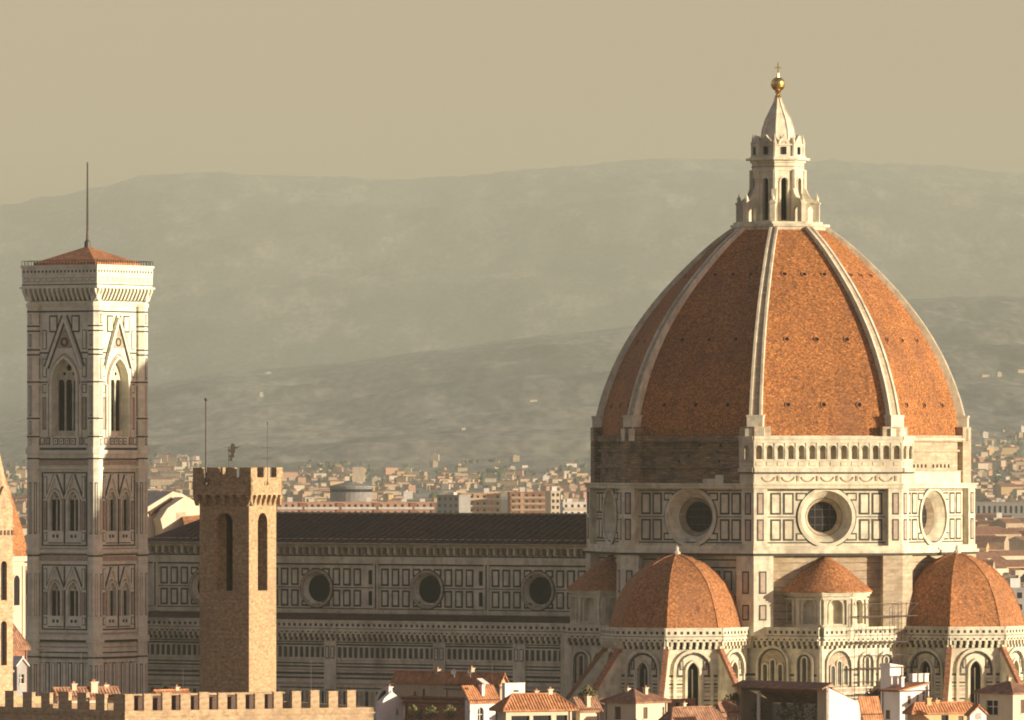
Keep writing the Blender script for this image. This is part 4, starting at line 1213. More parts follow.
def house(name, label, cat, px, Y, ye, lpx, rpx, th, wall, roof=None, rh=2.0, rmat=None, ov=0.45, wins=(), group=None, chimneys=(), th_wall=None):
    """near corner at picture column px; lpx, rpx picture widths of the left and right faces"""
    B = lpx / F * Y / sin(R(th)); A = rpx / F * Y / cos(R(th))
    H = zat(ye, Y)
    o = thing(name, label, cat, local_box(px, Y, th), th, group)
    w = MB()
    faces = tower_faces(A, B)
    per = {0: [], 3: []}
    for (f, u, v, hw, hh, kind) in wins: per[f].append((u, v, hw, hh, kind))
    for i, (fr, L) in enumerate(faces):
        holes = []
        for (u, v, hw, hh, kind) in per.get(i, []):
            uc = u * L; vc = H - v
            holes.append(archpts(uc, vc - hh, vc + hh - hw, hw, 8) if kind == 'arch' else [(uc - hw, vc - hh), (uc + hw, vc - hh), (uc + hw, vc + hh), (uc - hw, vc + hh)])
        w.wall(fr, [(0, 0), (L, 0), (L, H), (0, H)], holes, 0, 0.35, 0, 0)
    mi = 0
    gab = {'gable_a': 1, 'gable_b': 0}
    if roof == 'gable_a':     # ridge parallel to the right face
        for x in (0, A):
            w.prism(Fr((x, 0, 0), (0, 1, 0)), [(0, H), (B, H), (B / 2, H + rh)], -0.15 if x else 0, 0 if x else 0.15, 0)
    elif roof == 'gable_b':
        for y in (0, B):
            w.prism(Fr((0, y, 0), (1, 0, 0)), [(0, H), (A, H), (A / 2, H + rh)], 0 if y == 0 else -0.15, 0.0 if y else -0.15, 0)
    elif roof == 'shed_a':    # falls along the right face
        for y in (0, B): w.prism(Fr((0, y, 0), (1, 0, 0)), [(0, H), (A, H), (A, H + 0.01), (0, H + rh)], -0.2, 0, 0)
        w.box(Fr((0, B, 0), (0, -1, 0)), 0, B, H, H + rh, -0.2, 0, 0, True)
    elif roof == 'shed_ar':
        for y in (0, B): w.prism(Fr((0, y, 0), (1, 0, 0)), [(0, H), (A, H), (A, H + rh), (0, H + 0.01)], -0.2, 0, 0)
        w.box(Fr((A, 0, 0), (0, 1, 0)), 0, B, H, H + rh, -0.2, 0, 0, True)
    elif roof is None:
        w.face([(0, 0, H), (A, 0, H), (A, B, H), (0, B, H)], 0)
        for fr, L in faces: w.box(fr, 0, L, H, H + 0.12, -0.25, 0.06, 0, True)
    w.build('wall', [wall], o)
    dp = MB()
    for fr, L in faces[:1] + faces[3:]:
        if L > 2.5:
            u = L - 0.35 if fr is faces[0][0] else 0.35
            dp.tube(fr.p(u, H - 6, 0.1), fr.p(u, H - 0.1, 0.1), 0.06, 5); dp.tube(fr.p(-0.1, H - 0.02, 0.28), fr.p(L + 0.1, H - 0.02, 0.28), 0.08, 5)
    if roof and dp.f and roof != 'gable_b': dp.build('gutter', [WOOD], o)
    if roof and not chimneys and wall in (WHITE, CREAM, TAN, BRICK) and A > 2.2 and B > 0.5 and 'block' not in cat and cat != 'dormer':
        chimneys = [(random.uniform(.3, .7), random.uniform(.35, .75), random.uniform(.4, .6), rh + random.uniform(.3, .8))]
    if roof:
        r = MB(); e = ov
        zl = H + 0.14
        if roof == 'hip':
            if A >= B: r0, r1 = (B / 2, B / 2), (A - B / 2, B / 2)
            else: r0, r1 = (A / 2, A / 2), (A / 2, B - A / 2)
            if A < B:
                P0, P1 = (r0[0], r0[1], zl + rh), (r1[0], r1[1], zl + rh)
                roof_slab(r, [(-e, -e, zl), (A + e, -e, zl), P0]); roof_slab(r, [(A + e, B + e, zl), (-e, B + e, zl), P1])
                roof_slab(r, [(A + e, -e, zl), (A + e, B + e, zl), P1, P0]); roof_slab(r, [(-e, B + e, zl), (-e, -e, zl), P0, P1])
            else:
                P0, P1 = (r0[0], r0[1], zl + rh), (r1[0], r1[1], zl + rh)
                roof_slab(r, [(-e, -e, zl), (A + e, -e, zl), P1, P0]); roof_slab(r, [(A + e, B + e, zl), (-e, B + e, zl), P0, P1])
                roof_slab(r, [(A + e, -e, zl), (A + e, B + e, zl), P1]); roof_slab(r, [(-e, B + e, zl), (-e, -e, zl), P0])
            for q in ((-e, -e, zl), (A + e, -e, zl), (A + e, B + e, zl), (-e, B + e, zl)):
                P = min((P0, P1), key=lambda t: (Vector(t) - Vector(q)).length)
                r.tube(q, P, 0.13, 5)
            if (Vector(P0) - Vector(P1)).length > 0.1: r.tube(P0, P1, 0.14, 5)
        elif roof == 'gable_a':
            s = rh / (B / 2)
            roof_slab(r, [(-e, -e, zl - e * s), (A + e, -e, zl - e * s), (A + e, B / 2, zl + rh), (-e, B / 2, zl + rh)])
            roof_slab(r, [(A + e, B + e, zl - e * s), (-e, B + e, zl - e * s), (-e, B / 2, zl + rh), (A + e, B / 2, zl + rh)])
            r.tube((-e, B / 2, zl + rh), (A + e, B / 2, zl + rh), 0.14, 5)
        elif roof == 'gable_b':
            s = rh / (A / 2)
            roof_slab(r, [(-e, B + e, zl - e * s), (-e, -e, zl - e * s), (A / 2, -e, zl + rh), (A / 2, B + e, zl + rh)])
            roof_slab(r, [(A + e, -e, zl - e * s), (A + e, B + e, zl - e * s), (A / 2, B + e, zl + rh), (A / 2, -e, zl + rh)])
            r.tube((A / 2, -e, zl + rh), (A / 2, B + e, zl + rh), 0.14, 5)
        elif roof == 'shed_a':
            s = rh / A
            roof_slab(r, [(A + e, -e * .3, zl - e * s), (A + e, B + e, zl - e * s), (-e, B + e, zl + rh + e * s), (-e, -e * .3, zl + rh + e * s)])
        elif roof == 'shed_ar':
            s = rh / A
            roof_slab(r, [(-e, B + e, zl - e * s), (-e, -e * .3, zl - e * s), (A + e, -e * .3, zl + rh + e * s), (A + e, B + e, zl + rh + e * s)])
        elif roof == 'shed_b':   # falls towards the right face (forward)
            s = rh / B
            for x in (0, A):
                pass
            roof_slab(r, [(-e, -e, zl - e * s), (A + e, -e, zl - e * s), (A + e, B + e, zl + rh + e * s), (-e, B + e, zl + rh + e * s)])
        elif roof == 'shed_bl':  # falls towards the left face
            s = rh / A
            roof_slab(r, [(-e, B + e, zl - e * s), (-e, -e, zl - e * s), (A + e, -e, zl + rh + e * s), (A + e, B + e, zl + rh + e * s)])
        ro = r.build('roof', [rmat or TILE], o)
        for (u, v, wd, h) in chimneys:
            c = MB(); x, y = u * A, v * B
            c.cbox(x - wd / 2, x + wd / 2, y - wd / 2, y + wd / 2, H, H + h, 0)
            c.cbox(x - wd / 2 - .1, x + wd / 2 + .1, y - wd / 2 - .1, y + wd / 2 + .1, H + h, H + h + .14, 0)
            c.cbox(x - wd / 4, x + wd / 4, y - wd / 4, y + wd / 4, H + h + .14, H + h + .4, 1)
            c.build('chimney', [wall, BRICK], ro)
    for (f, u, v, hw, hh, kind) in wins:
        fr, L = faces[f]
        uc = u * L; vc = H - v
        x = MB()
        pts = archpts(uc, vc - hh, vc + hh - hw, hw, 8) if kind == 'arch' else [(uc - hw, vc - hh), (uc + hw, vc - hh), (uc + hw, vc + hh), (uc - hw, vc + hh)]
        x.prism(fr, pts, -0.34, -0.28, 0, False)
        if kind in ('sash', 'arch'):
            x.box(fr, uc - 0.05, uc + 0.05, vc - hh, vc + hh, -0.28, -0.22, 1); x.box(fr, uc - hw, uc + hw, vc + 0.1, vc + 0.18, -0.28, -0.225, 1)
            x.box(fr, uc - hw - .1, uc + hw + .1, vc - hh - .14, vc - hh, -0.05, 0.12, 2, True)
        if kind == 'shut':
            for s in (-1, 1): x.box(fr, uc + s * hw * .5 - hw * .48, uc + s * hw * .5 + hw * .48, vc - hh + .03, vc + hh - .03, -0.28, -0.12, 1)
            x.box(fr, uc - hw - .1, uc + hw + .1, vc - hh - .14, vc - hh, -0.05, 0.12, 2, True)
        x.build('window', [DARK, WOOD if kind == 'shut' else WHITE, CREAM], o)
    return o, A, B, H

def antenna(label, px, ytop, ybot, Y):
    a = at(px, ybot, Y); hgt = zat(ytop, Y) - a.z
    o = thing('antenna', label, 'antenna', a)
    m = MB(); m.tube((0, 0, 0), (0, 0, hgt), 0.03, 5); m.build('mast', [LEAD], o)
    m = MB(); m.tube((-0.8, 0.3, hgt - .2), (0.8, -0.3, hgt - .2), 0.035, 4)
    for i in range(6):
        x = -0.75 + i * 0.3; m.tube((x - .1, -x * .375 - .35, hgt - .2), (x + .1, -x * .375 + .35, hgt - .2), 0.025, 4)
    m.build('aerial_rods', [LEAD], o)

def dish(label, px, py, Y, r=0.5):
    a = at(px, py, Y)
    o = thing('satellite_dish', label, 'satellite dish', (a.x, a.y, a.z - 0.7), -30)
    m = MB(); m.tube((0, 0.1, 0), (0, 0.1, 0.7), 0.05, 5); m.build('bracket', [GREY], o)
    m = MB()
    fr = Fr((0, 0, 0.75), (1, 0, 0), (0, 0.35, 0.94))
    m.cone(fr, 0, 0, r, 0.16, r * .6, 0.03, 16); m.cone(fr, 0, 0, r * .6, 0.03, 0.01, 0.0, 16); m.cone(fr, 0, 0, r, 0.14, 0.01, -0.03, 16)
    m.build('reflector', [WHITE], o)
    m = MB(); m.tube(fr.p(0, -r, 0.1), fr.p(0, -0.05, 0.55), 0.03, 4); m.build('feed_arm', [GREY], o)

# A: long house with tan wall in shade
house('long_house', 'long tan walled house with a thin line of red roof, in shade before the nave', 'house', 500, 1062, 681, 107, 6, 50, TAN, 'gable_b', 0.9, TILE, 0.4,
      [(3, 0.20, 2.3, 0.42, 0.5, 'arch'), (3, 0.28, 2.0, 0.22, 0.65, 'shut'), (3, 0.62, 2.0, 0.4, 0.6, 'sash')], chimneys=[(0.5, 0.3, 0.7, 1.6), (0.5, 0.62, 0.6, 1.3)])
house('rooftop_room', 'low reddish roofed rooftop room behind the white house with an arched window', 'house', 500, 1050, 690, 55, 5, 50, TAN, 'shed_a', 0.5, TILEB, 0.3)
# B
house('gabled_house', 'small white gabled house at the right end of the battlements', 'house', 379, 1010, 704, 3, 25, 40, WHITE, 'gable_b', 1.5, WHITE, 0.05, [(0, 0.72, 1.1, 0.25, 0.35, 'sash')])
# C
house('terrace_house', 'low brown house with a dark red sloping roof and plants under its eave', 'house', 466, 1005, 704, 62, 4, 50, BRICK, 'shed_a', 0.5, TILEB, 0.5,
      [(3, 0.25, 1.6, 0.5, 0.7, 'shut'), (3, 0.75, 1.6, 0.5, 0.7, 'shut')])
# D
house('white_house', 'white house with one arched window under a small red roof', 'house', 470, 1000, 700, 5, 28, 42, WHITE, 'shed_b', 1.3, TILE, 0.35, [(0, 0.38, 2.1, 0.55, 1.1, 'arch')])
# E
house('stair_turret', 'plain white rooftop stair block rising beside the orange hipped roof', 'stair block', 505, 1035, 684, 3, 20, 40, WHITE, None, 0, None, 0, [(0, 0.55, 1.0, 0.5, 0.12, 'plain')])
# F
house('loggia_house', 'house with a broad bright orange hipped roof over a dark open loggia', 'house', 506, 985, 711, 10, 66, 24, CREAM, 'hip', 2.0, TILE, 0.7,
      [(0, 0.22, 1.5, 1.3, 0.85, 'plain'), (0, 0.55, 1.5, 1.3, 0.85, 'plain'), (0, 0.85, 1.5, 0.8, 0.85, 'plain')], chimneys=[(0.55, 0.6, 0.5, 2.4), (0.75, 0.55, 0.6, 2.6)])
# G
house('cream_house', 'low cream house with a pinkish lean-to roof right of the orange hipped roof', 'house', 580, 990, 709, 4, 20, 40, CREAM, 'shed_b', 1.0, TILEB, 0.35)
# H
house('hipped_house', 'hipped roof house with one tan and one white side before the half dome', 'house', 636, 995, 703, 31, 32, 46, CREAM, 'hip', 1.55, TILEB, 0.4,
      [(3, 0.42, 1.4, 0.55, 0.85, 'shut'), (0, 0.3, 1.35, 0.42, 0.75, 'shut'), (0, 0.87, 1.3, 0.22, 0.65, 'sash')], chimneys=[(0.35, 0.62, 0.45, 1.7), (0.6, 0.3, 0.5, 1.8)])
# I
house('brick_parapet_house', 'brick topped low house standing behind a broad brown sunlit roof', 'house', 670, 1015, 700, 3, 26, 40, BRICK, None, 0, None, 0, [(0, 0.3, 0.7, 0.35, 0.35, 'plain'), (0, 0.7, 0.7, 0.35, 0.35, 'plain')])
house('broad_roof_house', 'house under a broad plain brown tiled roof at the bottom edge', 'house', 672, 985, 722, 8, 50, 38, CREAM, 'hip', 1.7, TILEB, 0.5)
# small roofs
house('red_roof_house', 'small house with a bright red roof beside the white sloping wall', 'house', 863, 975, 714, 2, 18, 40, CREAM, 'shed_b', 1.2, TILE, 0.3)
house('dark_roof_house', 'small house with a dark red roof just left of the plant filled terrace', 'house', 722, 1005, 712, 6, 16, 46, TAN, 'gable_a', 1.1, TILEB, 0.3)
# K tower house
house('tall_house', 'tall cream house with small red shuttered windows below a white chimney block', 'house', 900, 1010, 691, 18, 30, 46, WHITE, 'shed_ar', 0.9, TILE, 0.25,
      [(0, 0.32, 1.2, 0.34, 0.55, 'shut'), (0, 0.62, 1.1, 0.28, 0.55, 'sash'), (0, 0.84, 0.8, 0.28, 0.6, 'sash'), (3, 0.35, 3.2, 0.4, 0.6, 'shut')])
house('roof_turret', 'narrow rooftop block, tan and white, topmost on the tall cream house', 'roof block', 890, 1018, 667, 9, 14, 46, WHITE, 'shed_a', 0.35, WHITE, 0.05)
o, A, B, H = house('chimney_row', 'row of three white chimney stacks on the tall cream house', 'chimney', 913, 1016, 683, 3, 17, 46, WHITE, None, 0, None, 0)
for i in range(3):
    c = MB(); u = A * (0.12 + 0.38 * i); c.cbox(u - .38, u + .38, 0.05, 0.75, H + 0.1, H + 1.1, 0); c.cbox(u - .45, u + .45, 0, 0.8, H + 1.1, H + 1.25, 0); c.build('chimney_stack', [WHITE], o)
# L
house('yellow_house', 'yellowish house with a wide red brown roof and one dark opening, below the half dome', 'house', 913, 985, 714, 5, 66, 28, OCHRE, 'hip', 1.25, TILE, 0.5,
      [(0, 0.50, 0.95, 0.55, 0.75, 'plain'), (0, 0.75, 0.95, 0.4, 0.6, 'shut')], chimneys=[(0.28, 0.5, 0.6, 1.9), (0.42, 0.6, 0.5, 1.6)])
house('dormer', 'small white gabled dormer on the wide red brown roof', 'dormer', 970, 981, 714, 3, 17, 34, WHITE, 'gable_b', 1.0, TILE, 0.25, [(0, 0.5, 0.3, 0.55, 0.45, 'plain')])
# M
house('corner_house', 'house at the lower right edge with a low hipped roof and one wide dark window', 'house', 1013, 1005, 694, 34, 30, 46, CREAM, 'hip', 1.35, TILEB, 0.45,
      [(3, 0.42, 1.9, 1.0, 0.95, 'sash'), (0, 0.35, 1.7, 0.45, 0.9, 'shut')])
# behind the battlements, left
house('orange_roof_house', 'house with a rough orange tiled roof peeping over the dark battlements', 'house', 58, 905, 696, 6, 58, 30, CREAM, 'gable_a', 0.8, TILEB, 0.4, chimneys=[(0.3, 0.5, 0.6, 1.3), (0.62, 0.4, 0.9, 1.5), (0.85, 0.6, 0.5, 1.1)])
house('lean_to_house', 'low cream house behind the leftmost dark battlements', 'house', 4, 900, 698, 4, 40, 30, OCHRE, None)
house('narrow_roof_house', 'narrow house with a low red roof behind the battlements, between bell tower and stone tower', 'house', 160, 905, 696, 10, 30, 40, CREAM, 'gable_a', 0.5, TILE, 0.3)
house('cottage', 'red roofed house squeezed between the left edge tower and the bell tower', 'house', 9, 1120, 650, 16, 17, 46, BRICK, 'hip', 4.0, TILEB, 0.4)
house('pale_house', 'pale blue grey house just right of the left edge tower', 'house', 17, 1010, 664, 7, 9, 40, GREY, 'gable_b', 0.8, WHITE, 0.3, [(0, 0.5, 2.0, 0.4, 0.6, 'sash')])

# J: covered terrace
JY = 1000.0
tj = thing('terrace_building', 'white walled house with a covered roof terrace full of plants under a dark tiled canopy', 'house', local_box(826.5, JY, 0), 44.0)
JB = 86 / F * JY / sin(R(44)); JA = 36 / F * JY / cos(R(44)); JH = zat(687, JY); JF = zat(724, JY)
m = MB()
faces = tower_faces(JA, JB)
m.prism(Fr((0, 0.0, 0), (1, 0, 0)), [(0, 0), (JA, 0), (JA, zat(705, JY)), (0, JH)], -0.35, 0, 0)
m.box(faces[3][0], 0, JB, 0, JF, -0.3, 0, 1, True)
m.box(faces[3][0], JB - 1.7, JB, JF, JH - 0.1, -0.5, 0, 1, True)
m.box(faces[3][0], 0, 0.55, JF, JH - 0.3, -0.5, 0, 1, True)
m.box(faces[1][0], 0, JB, 0, zat(707, JY), -0.3, 0, 0, True)
m.prism(Fr((JA, JB, 0), (-1, 0, 0)), [(0, 0), (JA, 0), (JA, JH - 0.2), (0, zat(706, JY))], -0.3, 0, 1)
m.cbox(0.3, JA - 0.3, 0.3, JB - 0.3, JF - 0.3, JF, 1)
m.build('wall', [WHITE, TAN], tj)
m = MB()
p = faces[3][0]
for u in (3.6,): m.tube(p.p(u, JF, -0.3), p.p(u, JH - 0.6, -0.3), 0.24, 8)
m.build('column', [WHITE], tj)
m = MB()
m.box(p, -0.2, JB, JH - 0.75, JH - 0.4, -0.3, -0.05, 0, True)
for i in range(9): m.box(p, 0.4 + i * 1.3, 0.6 + i * 1.3, JH - 0.4, JH - 0.2, -1.4, 0.5, 0, True)
m.build('beam', [WOOD], tj)
m = MB()
s = (JH - zat(705, JY)) / JA
roof_slab(m, [(-0.75, JB + 0.4, JH - 0.15), (-0.75, 0.05, JH - 0.15), (1.3, 0.05, JH + 0.55), (1.3, JB + 0.4, JH + 0.55)])
roof_slab(m, [(JA + 0.2, 0.2, zat(705, JY) - .02), (JA + 0.2, JB, zat(705, JY) - .02), (1.3, JB, JH + 0.5), (1.3, 0.2, JH - 0.1)])
m.build('canopy_roof', [TILEB], tj)

def shrub(label, px, py, Y, w, h, n=130):
    a = at(px, py, Y)
    o = thing('potted_shrub', label, 'plant', a)
    m = MB()
    for i in range(n):
        t = random.random(); ang = random.uniform(0, 2 * pi); rr = w * 0.5 * sqrt(random.random()) * (0.5 + 0.8 * sin(pi * min(1, t + .1)))
        c = Vector((rr * cos(ang), rr * sin(ang), 0.5 + t * h))
        d1 = Vector((random.uniform(-1, 1), random.uniform(-1, 1), random.uniform(-1, 1))).normalized() * random.uniform(.14, .28)
        d2 = d1.orthogonal().normalized() * random.uniform(.08, .16)
        m.face([c - d1, c + d2, c + d1, c - d2])
    m.build('foliage', [LEAF], o)
    m = MB(); m.tube((0, 0, 0.3), (0, 0, 0.5 + h * .8), 0.05, 5); m.build('stem', [WOOD], o)
    m = MB(); m.lathe((0, 0), [(0.001, 0), (0.24, 0), (0.33, 0.5), (0.36, 0.5), (0.36, 0.56), (0.001, 0.56)], 10); m.build('pot', [BRICK], o)
for px, pl in ((752, 'leftmost, left of the white column'), (775, 'just right of the white column'), (786, 'second right of the white column'), (797, 'third right of the white column'), (807, 'beside the right hand pier')):
    u = JB * (px - 740.5) / 86
    q = p.p(u, JF, -1.3 - random.random())
    a = tj.matrix_basis @ q if False else Vector((local_box(826.5, JY, 0)[0] + q.x * cos(R(44)) - q.y * sin(R(44)), JY + q.x * sin(R(44)) + q.y * cos(R(44)), JF))
    pxx = 512 + F * a.x / a.y; pyy = HOR - F * (a.z - CAMZ) / a.y
    shrub('yellow green potted shrub on the covered terrace, ' + pl, pxx, pyy, a.y, 1.6, 2.0 + random.random() * .5)
for px, pl in ((413, 'left'), (431, 'middle'), (450, 'right')):
    shrub('green shrub before the brown house by the battlements, ' + pl + ' of three', px, 722, 998, 1.7, 1.7)

def small_tree(label, px, py, Y, w, h):
    a = at(px, py, Y); H0 = a.z + h
    o = thing('tree', label, 'tree', (a.x, a.y, 0))
    m = MB(); m.tube((0, 0, 0), (0.1, 0, a.z + h * .3), 0.28, 7, 0, 0.14)
    for i in range(5):
        t = random.uniform(0, 6.28); m.tube((0.1, 0, a.z), (w * .35 * cos(t), w * .35 * sin(t), a.z + h * random.uniform(.3, .7)), 0.1, 5, 0, 0.03)
    m.build('trunk', [WOOD], o)
    m = MB()
    cl = [(random.uniform(-.3, .3) * w, random.uniform(-.3, .3) * w, a.z + h * random.uniform(.15, .85), random.uniform(.18, .3) * w) for _ in range(9)]
    for i in range(750):
        x, y, z, r = random.choice(cl); d = Vector((random.gauss(0, 1), random.gauss(0, 1), random.gauss(0, 1))).normalized() * r * random.uniform(.5, 1.05)
        c = Vector((x, y, z)) + d
        e1 = Vector((random.uniform(-1, 1), random.uniform(-1, 1), random.uniform(-1, 1))).normalized() * random.uniform(.12, .24); e2 = e1.orthogonal().normalized() * random.uniform(.07, .14)
        m.face([c - e1, c + e2, c + e1, c - e2])
    m.build('crown', [LEAF], o)
small_tree('dark leafy tree between the broad brown roof and the covered terrace', 731, 712, 1012, 3.4, 2.6)
small_tree('small tree behind the white sloping wall, left of the tall cream house', 872, 712, 1020, 2.6, 3.0)
small_tree('small tree behind the orange hipped roof, before the half dome', 588, 706, 1030, 3.0, 2.6)
house('low_shed', 'low tan shed roofed house between the orange hipped roof and the hipped house', 'house', 606, 1015, 706, 14, 10, 46, TAN, 'shed_b', 0.8, TILEB, 0.3)
antenna('thin roof antenna before the marble bell tower, the left of two', 43, 648, 695, 900)
antenna('thin roof antenna before the marble bell tower, the right of two', 81, 650, 692, 900)
antenna('roof antenna between the bell tower and the stone tower', 183, 668, 695, 900)
antenna('roof antenna before the nave, just right of the stone tower', 311, 662, 700, 905)
antenna('roof antenna on the long tan house before the nave', 492, 660, 681, 1055)
antenna('roof antenna on the hipped house before the half dome', 634, 668, 697, 992)
dish('white satellite dish on the roof of the long tan house, left one', 454, 672.5, 1056, 0.42)
dish('white satellite dish on the roof of the long tan house, right one', 470, 672.5, 1056, 0.3)
dish('white satellite dish on the low roof beside the cream house', 598, 702, 1000, 0.45)
sk = thing('skylight', 'tilted white skylight panel on the roof of the long tan house', 'skylight', at(484, 683, 1054), 50)
m = MB(); m.prism(Fr((0, 0, 0), (0, -1, 0)), [(-0.9, 0.5), (0.9, -0.5), (0.95, -0.35), (-0.85, 0.65)], -0.6, 0.6, 0); m.build('panel', [WHITE], sk)
m = MB(); m.cbox(-0.5, 0.5, -0.8, 0.8, -0.9, -0.25); m.build('curb', [GREY], sk)

# ------------------------------------------------------------------ left edge: hexagonal tower and the domed church
ht = thing('spired_tower', 'sunlit tan stone tower with a pointed spire cut by the left edge', 'tower', ((-12 - 512) * 880 / F, 880, 0), 20)
RH = 25.5 / F * 880
hz = lambda y: zat(y, 880)
m = MB()
for k in range(6):
    a = RH * cos(R(30)); fr = face_fr(60 * k, a); h = a * tan(R(30))
    hs = [archpts(0, hz(600), hz(565), 0.5), archpts(0, hz(665), hz(625), 0.5)]
    m.wall(fr, [(-h, 0), (h, 0), (h, hz(508)), (-h, hz(508))], hs, 0, 0.5, 0, 0)
    m.prism(fr, [(-h, hz(508)), (h, hz(508)), (0, hz(486))], -0.5, 0, 0)
    for y in (556, 612, 672, 527): m.box(fr, -h - .05, h + .05, hz(y), hz(y) + 0.25, 0, 0.18, 0)
    for i in range(5): m.box(fr, -h + .2 + i * .62, -h + .5 + i * .62, hz(535), hz(530), 0, 0.1, 1)
m.build('shaft', [PSTONE, WOOD], ht)
m = MB(); m.lathe((0, 0), [(RH - 0.1, hz(508)), (0.02, hz(400))], 6, 0); m.build('spire', [PSTONE], ht)
for k in range(6):
    fr = face_fr(60 * k, RH * cos(R(30)))
    for y0, y1 in ((600, 565), (665, 625)):
        m = MB(); m.prism(fr, archpts(0, hz(y0), hz(y1), 0.49), -0.5, -0.45, 0, False); m.build('window', [DARK], ht)

CHY = 1500.0
cz = lambda y: zat(y, CHY)
dc = thing('domed_church', 'church with an orange tiled dome on a white drum, half hidden at the left edge', 'church', ((-12 - 512) * CHY / F, CHY, 0), PHI)
RC = 41 / F * CHY
m = MB(); m.plan(octpts(RC * 0.84), 0, cz(560), 0)
m.plan(octpts(RC * 0.93), cz(561), cz(556), 0); m.plan(octpts(RC * 0.9), cz(566), cz(563), 0)
for k in range(8):
    fr = face_fr(45 * k, RC * 0.84); hh = RC * 0.84 * T225
    for s in (-1, 1): m.box(fr, s * (hh - 0.5) - 0.35, s * (hh - 0.5) + 0.35, 10, cz(563), 0, 0.25, 0)
m.build('drum', [CREAM], dc)
for k in range(8):
    fr = face_fr(45 * k, RC * 0.84); w = MB()
    w.prism(fr, archpts(0, cz(605), cz(580), 1.0), 0, 0.06, 0, False); archring(w, fr, 0, cz(605), cz(580), 1.0, 0.3, 0, 0.2, 1); w.build('window', [DARK, CREAM], dc)
m = MB(); m.lathe((0, 0), [(RC, cz(556)), (RC * .90, cz(535)), (RC * .70, cz(508)), (RC * .48, cz(482)), (RC * .30, cz(462)), (0.4, cz(445))], 8, 0, 22.5)
m.build('dome', [SCALE], dc)
m = MB(); m.lathe((0, 0), [(0.9, cz(448)), (0.9, cz(438)), (1.2, cz(437)), (0.02, cz(426))], 8, 0); m.build('lantern', [CREAM], dc)

# white gabled church behind the nave's west end
ch = thing('white_church', 'bright white church walls with stepped sloping tops between bell tower and stone tower', 'church', at(150, 455, 1420) * 1, 0)
wy = 1420.0
ch.location = ((174 - 512) * wy / F, wy, 0)
ch.rotation_euler = (0, 0, R(38))
m = MB(); fr = Fr((0, 0, 0), (1, 0, 0)); k = wy / F
q = lambda x, y: ((x - 174) * k / cos(R(38)), zat(y, wy))
m.prism(fr, [q(163, 620), q(163, 528), q(161, 519), q(168, 508), q(184, 497), q(196, 504), q(200, 512), q(204, 516), q(204, 620)], -2.5, 0, 0)
f2 = Fr(fr.p(0, 0, -2.7), fr.u)
m.prism(f2, [q(146, 620), q(146, 513), q(150, 511), q(181, 491.5), q(190, 494), q(210, 506), q(210, 620)], -8, 0, 0)
m.box(fr, *[q(176, 0)[0], q(185, 0)[0]], zat(520, wy), zat(512, wy), 0, 0.03, 1)
m.build('wall', [CREAM, BUFF], ch)
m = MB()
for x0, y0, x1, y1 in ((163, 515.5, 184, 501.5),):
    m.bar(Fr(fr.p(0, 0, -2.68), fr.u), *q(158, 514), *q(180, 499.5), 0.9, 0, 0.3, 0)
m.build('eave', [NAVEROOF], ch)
m = MB()
a, b = q(170, 527), q(206, 527)
roof_slab(m, [fr.p(a[0], zat(529, wy), 5), fr.p(b[0], zat(529, wy), 5), fr.p(q(206, 0)[0], zat(514.5, wy), 0.02), fr.p(q(182, 0)[0], zat(516.5, wy), 0.02)])
m.build('roof', [TILE], ch)
m = MB(); m.box(fr, q(168, 0)[0], q(206, 0)[0], 0, zat(529.5, wy), 0.2, 4.8, 0, True); m.build('side_aisle', [CREAM], ch)

# ------------------------------------------------------------------ distant blocks of flats
def flats(name, label, px0, px1, ytop, Y, wall, nfl=6, piers=(), pm=None, bal=None, depth=14, th=8):
    X0 = (px0 - 512) * Y / F; Wd = (px1 - px0) * Y / F / cos(R(th)); H = zat(ytop, Y)
    o = thing(name, label, 'apartment block', (X0, Y, 0), th)
    m = MB(); fr = Fr((0, 0, 0), (1, 0, 0))
    m.box(fr, 0, Wd, 0, H, -depth, 0, 0, True); m.box(fr, -.4, Wd + .4, H, H + 0.7, -depth - .4, 0.4, 0, True)
    for c in piers:
        u = (c - px0) / (px1 - px0) * Wd; m.box(fr, u - 1.1, u + 1.1, 0, H + 0.2, 0, 0.6, 1)
    m.build('wall', [wall, pm or BRICK], o)
    b = MB(); w = MB()
    fh = H / nfl
    n = max(2, int(Wd / 3.6))
    for f in range(nfl):
        z = f * fh
        for i in range(n):
            u = (i + .5) * Wd / n
            w.box(fr, u - 0.8, u + 0.8, z + fh * .3, z + fh * .8, 0, 0.06, 0)
        if bal is not None:
            b.box(fr, Wd * .03, Wd * .97, z + fh * .05, z + fh * .42, 0.1, 1.3, 0, True)
    x = w.build('window', [DARK], o); x['kind'] = 'stuff'
    if bal is not None: b.build('balcony', [bal], o)
    k = MB(); 
    for i in range(max(1, n // 4)):
        u = random.uniform(.1, .9) * Wd; k.box(fr, u - 1.6, u + 1.6, H + .6, H + random.uniform(2.2, 3.6), -8, -4, 0, True)
    k.build('roof_cabin', [WHITE], o)
FY = 4500
u = [276, 303, 340, 377, 413.5, 435]
names = ['leftmost of the salmon row, beside the stone tower', 'second of the salmon row from the stone tower', 'middle of the salmon row behind the nave roof', 'fourth of the salmon row from the stone tower', 'narrow right end of the salmon row']
for i in range(5):
    flats('apartment_block', 'salmon and white apartment block, ' + names[i], u[i] + 0.3, u[i + 1] - 0.3, 503, FY + i * 2, SALMON, 6, (u[i] + 1.5, u[i + 1] - 1.5), BRICK, WHITE, 14, 4)
flats('apartment_block', 'grey shaded apartment block right of the salmon row', 437, 459, 496, 4600, GREY, 7, (), None, None, 14, -30)
